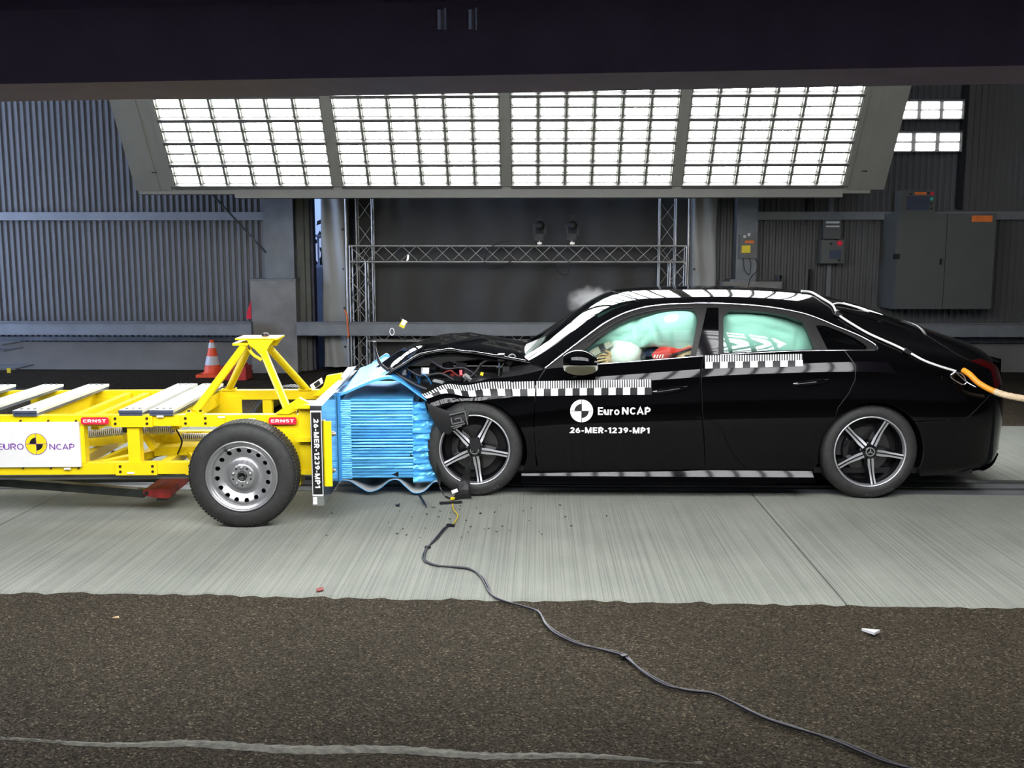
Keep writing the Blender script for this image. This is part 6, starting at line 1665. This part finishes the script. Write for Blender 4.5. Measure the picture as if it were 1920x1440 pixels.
# ================================================================== CRUSHED ENGINE BAY
eb = random.Random(11)
cpart('engine_block', MB().box((-.55, .95, .58), (.55, .8, .42)).box((-.50, .75, .80), (.35, .45, .06)), M['blackplastic'])
cpart('inner_wing', MB().prism([Vector((-.95, .30, .45)), Vector((-.25, .22, .45)), Vector((-.20, .22, .86)), Vector((-.85, .30, .70))], (0, .02, 0)), M['black'])
cpart('battery_cover', MB().box((-.42, .55, .80), (.30, .22, .10), (0, .15, .2)), M['blackplastic'])
cpart('strut_tower', MB().lathe([(.70, .10), (.82, .09), (.85, .05), (.85, 0)], 20, 'z', (-.40, .33, 0)), M['blackplastic'])
def chip(px_, py_, Y, sx, sy, sz, m_, name):
    p = W(px_, py_, Y); cpart(name, MB().box(p, (sx, sy, sz), (eb.uniform(-.6, .6), eb.uniform(-.6, .6), eb.uniform(-.6, .6))), M[m_])
for a in ((797, 695, .32, .05, .03, .045, 'white', 'bracket'), (758, 698, .4, .03, .02, .04, 'white', 'bracket'), (864, 699, .3, .02, .02, .035, 'red', 'red_cap'), (849, 702, .32, .03, .02, .02, 'redsteel', 'red_clip'), (903, 702, .28, .02, .02, .025, 'logoyellow', 'yellow_cap'),
          (880, 710, .3, .10, .03, .025, 'sheetgrey', 'bracket'), (822, 715, .3, .08, .03, .012, 'sheetgrey', 'bracket'), (815, 690, .35, .06, .05, .05, 'disc', 'bracket'), (840, 688, .45, .07, .05, .06, 'blackplastic', 'relay_box'), (780, 700, .5, .06, .05, .07, 'blackplastic', 'relay_box'), (865, 685, .5, .08, .05, .05, 'disc', 'bracket'),
          (940, 670, .25, .05, .03, .05, 'disc', 'hinge_link'), (955, 678, .25, .04, .03, .04, 'blackplastic', 'hinge_link'), (800, 712, .35, .05, .04, .03, 'disc', 'bracket')):
    chip(*a)
for pts, r_, m_, nm in (([(870, 715), (890, 700), (905, 680), (930, 672)], .012, 'blackplastic', 'gas_strut'), ([(936, 705), (937, 690), (936, 680)], .007, 'chrome', 'latch_pin'), ([(940, 690), (950, 672), (962, 665), (968, 678), (955, 690)], .007, 'disc', 'hinge_arm'),
                        ([(760, 690), (790, 705), (825, 700), (850, 712)], .010, 'blackplastic', 'coolant_hose'), ([(790, 660), (830, 690), (870, 690), (900, 710)], .008, 'cable', 'wiring_loom'), ([(730, 690), (750, 705), (780, 722), (800, 730)], .016, 'blackplastic', 'crash_rail'), ([(830, 700), (845, 695), (860, 705), (875, 700)], .006, 'redsteel', 'red_wire')):
    cpart(nm, MB().tube(spline([W(a, b, .30) for a, b in pts], 5), r_, 8), M[m_])
# torn fender liner and bumper remains in front of the wheel
cpart('fender_liner', MB().grid([[W(800, 756, .02) , W(838, 770, .0), W(880, 772, -.01)], [W(805, 775, .02), W(836, 800, -.02), W(878, 785, -.02)], [W(822, 805, .04), W(840, 815, .0), W(862, 800, -.0)]]), M['blackplastic'])
mb = MB()
for (a, b) in (((843, 778), (872, 771)), ((846, 783), (848, 794)), ((848, 795), (870, 790)), ((852, 786), (864, 783)), ((872, 772), (877, 796)), ((846, 800), (872, 794)), ((850, 803), (866, 798)), ((864, 783), (866, 790))): mb.bar(W(*a, -.02), W(*b, -.02), .02, .008)
cpart('liner_clip', mb, mat('worn_plastic', (0.12, 0.12, 0.12), .4))
for q in ([(818, 862), (826, 890), (824, 915), (832, 930), (850, 935), (862, 905), (872, 880), (884, 860), (880, 915), (884, 934), (860, 938), (835, 934), (820, 905)], ):
    pts = [W(a, b, -.03) for a, b in q]
    P, F, bl = fill2d([(p.x, p.z) for p in pts], (), .03); mb = MB(); V_ = [Vector((p[0], -.03 - .02 * math.sin(p[0] * 40) - .015 * math.sin(p[1] * 33), p[1])) for p in P]
    mb.add(V_, [tuple(map(int, f)) for f in F]); mb.add([v + Vector((0, .02, 0)) for v in V_], [tuple(map(int, f[::-1])) for f in F]); cpart('bumper_scrap', mb, M['blackplastic'])
cpart('hub_scrap', MB().prism([W(880, 822, -.02), W(898, 820, -.02), W(902, 835, -.02), W(893, 848, -.02), W(881, 842, -.02)], (0, .02, 0)), M['black'])
cpart('white_label', MB().prism([W(846, 920, -.06), W(857, 916, -.06), W(859, 922, -.06), W(848, 926, -.06)], (0, .004, 0)), M['white'])
cpart('subframe', MB().bx(-.85, -.2, .3, 1.5, .16, .26), M['black'])
cpart('bumper_beam', MB().tube(spline([(-.80, .30, .50), (-.92, .7, .48), (-1.05, 1.2, .46), (-1.0, 1.6, .46)], 5), .06, 10), M['black'])

# ================================================================== LOOSE THINGS
# charge hose and cord at the boot
hp = [W(1806, 694, .05), W(1818, 702, .0), W(1835, 718, -.05), W(1860, 732, -.1), W(1895, 743, -.15), W(1960, 752, -.2), W(2060, 758, -.2)]
e = empty('sleeved_hose', hp[0]); S_ = spline(hp, 8)
MB().tube(S_[:26], .020, 12).build('orange_sleeve', M['orange'], e, off=hp[0]); 
br = S_[25:]; MB().tube(br, [.0215 + .0022 * (i % 2) for i in range(len(br))], 12).build('braided_sleeve', M['braid'], e, off=hp[0])
tag(e, 'orange hose in a beige braided sleeve running off behind the boot', 'hose')
cp = [(1502, 549), (1520, 551), (1540, 562), (1560, 575), (1570, 592), (1600, 612), (1630, 629), (1675, 649), (1700, 661), (1730, 677), (1760, 688), (1790, 697)]
P = []
for a, b in cp:
    x, s = pS(a, b); v = surf(np.array(x), np.array(s)); n = snorm(np.array([x]), np.array([s]))[0]; v = v + n * .012; P.append(Vector(v))
e = empty('safety_cord', P[-1]); of = e.location
MB().tube(spline(P, 5), .0085, 8).build('cord', M['cord'], e, off=of)
MB().tube(spline([P[3] + Vector((0, .02, .005)), P[3] + Vector((.08, .08, .01)), P[3] + Vector((.20, .10, -.02)), P[3] + Vector((.30, .12, -.06))], 5), .006, 6).build('loose_end', M['cord'], e, off=of)
for i in (4, 8): MB().box(P[i], (.05, .03, .03), (0, .5, 0)).build('tape', M['black'], e, off=of)
tag(e, 'white safety cord taped diagonally across the rear of the car roof', 'cord')
cc = [W(a, b, .0) for a, b in ((1783, 703), (1792, 698), (1805, 703), (1812, 716), (1806, 721), (1795, 716), (1784, 708))]
e = empty('carabiner', cc[0]); of = e.location
MB().tube(spline(cc + [cc[0]], 4)[:-1], .005, 8, closed=True).build('loop', M['chrome'], e, off=of); MB().cyl(cc[1], cc[3], .004, n=8).build('gate', M['chrome'], e, off=of)
MB().tube(spline([cc[3], W(1822, 722, -.02), W(1830, 726, -.03)], 4), .005, 8).build('link', M['chrome'], e, off=of)
tag(e, 'shiny steel carabiner hanging at the end of the white cord', 'carabiner')
# black cable on the floor
fp = [(845, 985), (833, 990), (818, 1008), (802, 1026), (796, 1042), (800, 1052), (820, 1060), (850, 1063), (880, 1067), (903, 1080), (915, 1098), (922, 1115), (945, 1127), (985, 1138), (1010, 1148), (1025, 1170), (1048, 1188), (1090, 1208), (1140, 1221), (1170, 1231), (1200, 1254), (1250, 1283), (1290, 1295), (1335, 1300), (1370, 1315), (1430, 1345), (1500, 1368), (1580, 1392), (1660, 1425), (1740, 1452), (1850, 1490)]
P = [G(a, b, .008) for a, b in fp]; e = empty('floor_cable', P[0]); of = e.location
MB().tube(spline(P, 5), .0055, 7).build('strand', M['cable'], e, off=of)
P2 = [p + Vector((.012 * math.sin(i * 1.1), .012 * math.cos(i * 1.7), 0)) for i, p in enumerate(P)]
MB().tube(spline(P2, 5), .0045, 7).build('strand', M['cable'], e, off=of)
for i in (3, 19): MB().box(P[i], (.03, .02, .016), (0, 0, .6)).build('tape_knot', M['black'], e, off=of)
MB().box(P[0], (.05, .025, .016), (0, 0, -.3)).build('plug', M['black'], e, off=of)
tag(e, 'thin black twin cable winding across concrete and asphalt', 'cable')
yw = [G(848, 984, .01), G(856, 974, .01), G(858, 965, .012), G(850, 955, .02), G(849, 945, .03)]
tag(MB().tube(spline(yw, 5), .005, 6).build('signal_wire', M['ywire']), 'short yellow wire rising from the cable plug to the crushed bumper', 'wire')
# torn plastic lying under the bumper
tag(MB().bar(G(824, 943, .012), G(866, 941, .012), .02, .012).build('plastic_strip', M['black']), 'straight black plastic strip lying under the front wheel', 'debris')
tag(MB().prism([G(844, 938, .01), G(852, 938, .01), G(853, 934, .03), G(845, 933, .03)], (0, .02, 0)).build('yellow_clip', M['logoyellow']), 'small yellow clip beside the black plastic strip', 'debris')
sp = [G(786, 928, .05), G(792, 938, .03), G(800, 951, .012)]
tag(MB().tube(spline(sp, 5), [.010] * 8 + [.006, .005, .003], 6).build('plastic_splinter', M['black']), 'curved black plastic splinter below the crushed barrier', 'debris')
rd_ = random.Random(5)
def shard(name, px_, py_, r_, m_, lab, Y=None, group=None, cat='debris', th=.004):
    c = G(px_, py_, .006) if Y is None else W(px_, py_, Y); n = rd_.randint(3, 5); pts = []
    a0 = rd_.uniform(0, 6)
    for k in range(n):
        a = a0 + 2 * PI * k / n; q = r_ * rd_.uniform(.6, 1.2)
        pts.append(c + (Vector((q * math.cos(a), q * math.sin(a), rd_.uniform(-.002, .004))) if Y is None else Vector((q * math.cos(a), rd_.uniform(-.3, .3) * r_, q * math.sin(a)))))
    o = MB().prism(pts, (0, 0, th) if Y is None else (0, th, 0)).build(name, M[m_]); tag(o, lab, cat, group); return o
shard('plastic_shard', 746, 948, .020, 'black', 'small black triangular shard on the concrete left of the yellow wire')
shard('plastic_shard', 600, 1106, .030, 'redsteel', 'rusty dark scrap lying near the front edge of the concrete below the trolley plate')
shard('metal_chip', 1637, 1187, .045, 'white', 'white angular chip lying on the asphalt at the right', th=.012)
shard('paper_scrap', 220, 1158, .02, 'skin', 'tiny brown scrap lying on the asphalt at the left')
for i in range(46):
    shard('debris_crumb', rd_.gauss(850, 120), rd_.uniform(945, 1012), rd_.uniform(.003, .009), 'black', 'tiny black plastic crumb strewn on the concrete before the crushed front', group='crash crumbs')
# bits flying through the air at the moment of impact
shard('flying_shard', 744, 890, .030, 'black', 'black shard in front of the lower blue barrier block', Y=-.12, th=.01)
shard('flying_shard', 771, 855, .014, 'black', 'small black shard in front of the middle of the blue barrier', Y=-.12, th=.008)
e = empty('flying_connector', W(756, 607, .3)); of = e.location
MB().box(of, (.04, .03, .05), (.2, .5, .1)).build('body', M['yellowsign'], e, off=of); MB().box(W(757, 605, .28), (.028, .02, .035), (.2, .5, .1)).build('cover', M['white'], e, off=of); MB().tube(spline([W(751, 601, .3), W(752, 596, .3), W(755, 602, .3)], 4), .004, 6).build('shackle', M['black'], e, off=of)
tag(e, 'small white and yellow connector flying above the bonnet', 'debris')
tag(MB().prism([W(764, 478, .5), W(767, 478, .5), W(766, 487, .5), W(762, 490, .5)], (0, .008, 0)).build('flying_fragment', M['white']), 'thin white fragment flying high in front of the truss', 'debris')
ring = [W(735, 622, .4) + Vector((.016 * math.cos(a), 0, .026 * math.sin(a))) for a in np.linspace(0, 2 * PI, 17)[:-1]]
tag(MB().tube(ring, .003, 6, closed=True).build('flying_ring', M['cord']), 'small pale ring flying left of the white and yellow connector', 'debris')
# smoke puff over the far side of the bonnet
sm_ = bpy.data.materials.new('airbag_smoke'); sm_.use_nodes = True; nt = sm_.node_tree; nt.nodes.remove(nt.nodes['Principled BSDF'])
pv = nt.nodes.new('ShaderNodeVolumePrincipled'); pv.inputs['Color'].default_value = (.55, .55, .54, 1); pv.inputs['Anisotropy'].default_value = 0.0
tc = nt.nodes.new('ShaderNodeTexCoord'); nz = nt.nodes.new('ShaderNodeTexNoise'); nz.inputs['Scale'].default_value = 13; nz.inputs['Detail'].default_value = 5
ln = nt.nodes.new('ShaderNodeVectorMath'); ln.operation = 'LENGTH'
mr = nt.nodes.new('ShaderNodeMapRange'); mr.inputs[1].default_value = .15; mr.inputs[2].default_value = 1.0; mr.inputs[3].default_value = 1.0; mr.inputs[4].default_value = -.2
ad = nt.nodes.new('ShaderNodeMath'); ad.operation = 'ADD'; sb_ = nt.nodes.new('ShaderNodeMath'); sb_.operation = 'SUBTRACT'; sb_.inputs[1].default_value = .85
mu = nt.nodes.new('ShaderNodeMath'); mu.operation = 'MULTIPLY'; mu.inputs[1].default_value = 7.0; mu.use_clamp = False; mxn = nt.nodes.new('ShaderNodeMath'); mxn.operation = 'MAXIMUM'; mxn.inputs[1].default_value = 0
Lk = nt.links; Lk.new(tc.outputs['Object'], nz.inputs['Vector']); Lk.new(tc.outputs['Object'], ln.inputs[0]); 
mpn = nt.nodes.new('ShaderNodeMapping'); mpn.inputs['Scale'].default_value = (1 / .40, 1 / .28, 1 / .24); Lk.new(tc.outputs['Object'], mpn.inputs[0]); Lk.new(mpn.outputs[0], ln.inputs[0])
Lk.new(ln.outputs['Value'], mr.inputs[0]); Lk.new(mr.outputs[0], ad.inputs[0]); Lk.new(nz.outputs['Fac'], ad.inputs[1]); Lk.new(ad.outputs[0], sb_.inputs[0]); Lk.new(sb_.outputs[0], mu.inputs[0]); Lk.new(mu.outputs[0], mxn.inputs[0]); Lk.new(mxn.outputs[0], pv.inputs['Density'])
Lk.new(pv.outputs[0], nt.nodes['Material Output'].inputs['Volume'])
c = W(1112, 566, 2.1); rows = []
mb = MB()
for i in range(13):
    a = PI * i / 12; rows.append([Vector((.40 * math.sin(a) * math.cos(b), .28 * math.sin(a) * math.sin(b), .24 * math.cos(a))) for b in np.linspace(0, 2 * PI, 21)])
so = mb.grid(rows).build('smoke_puff', sm_, loc=c); tag(so, 'white puff of airbag smoke rising behind the windscreen', 'smoke', kind='stuff')
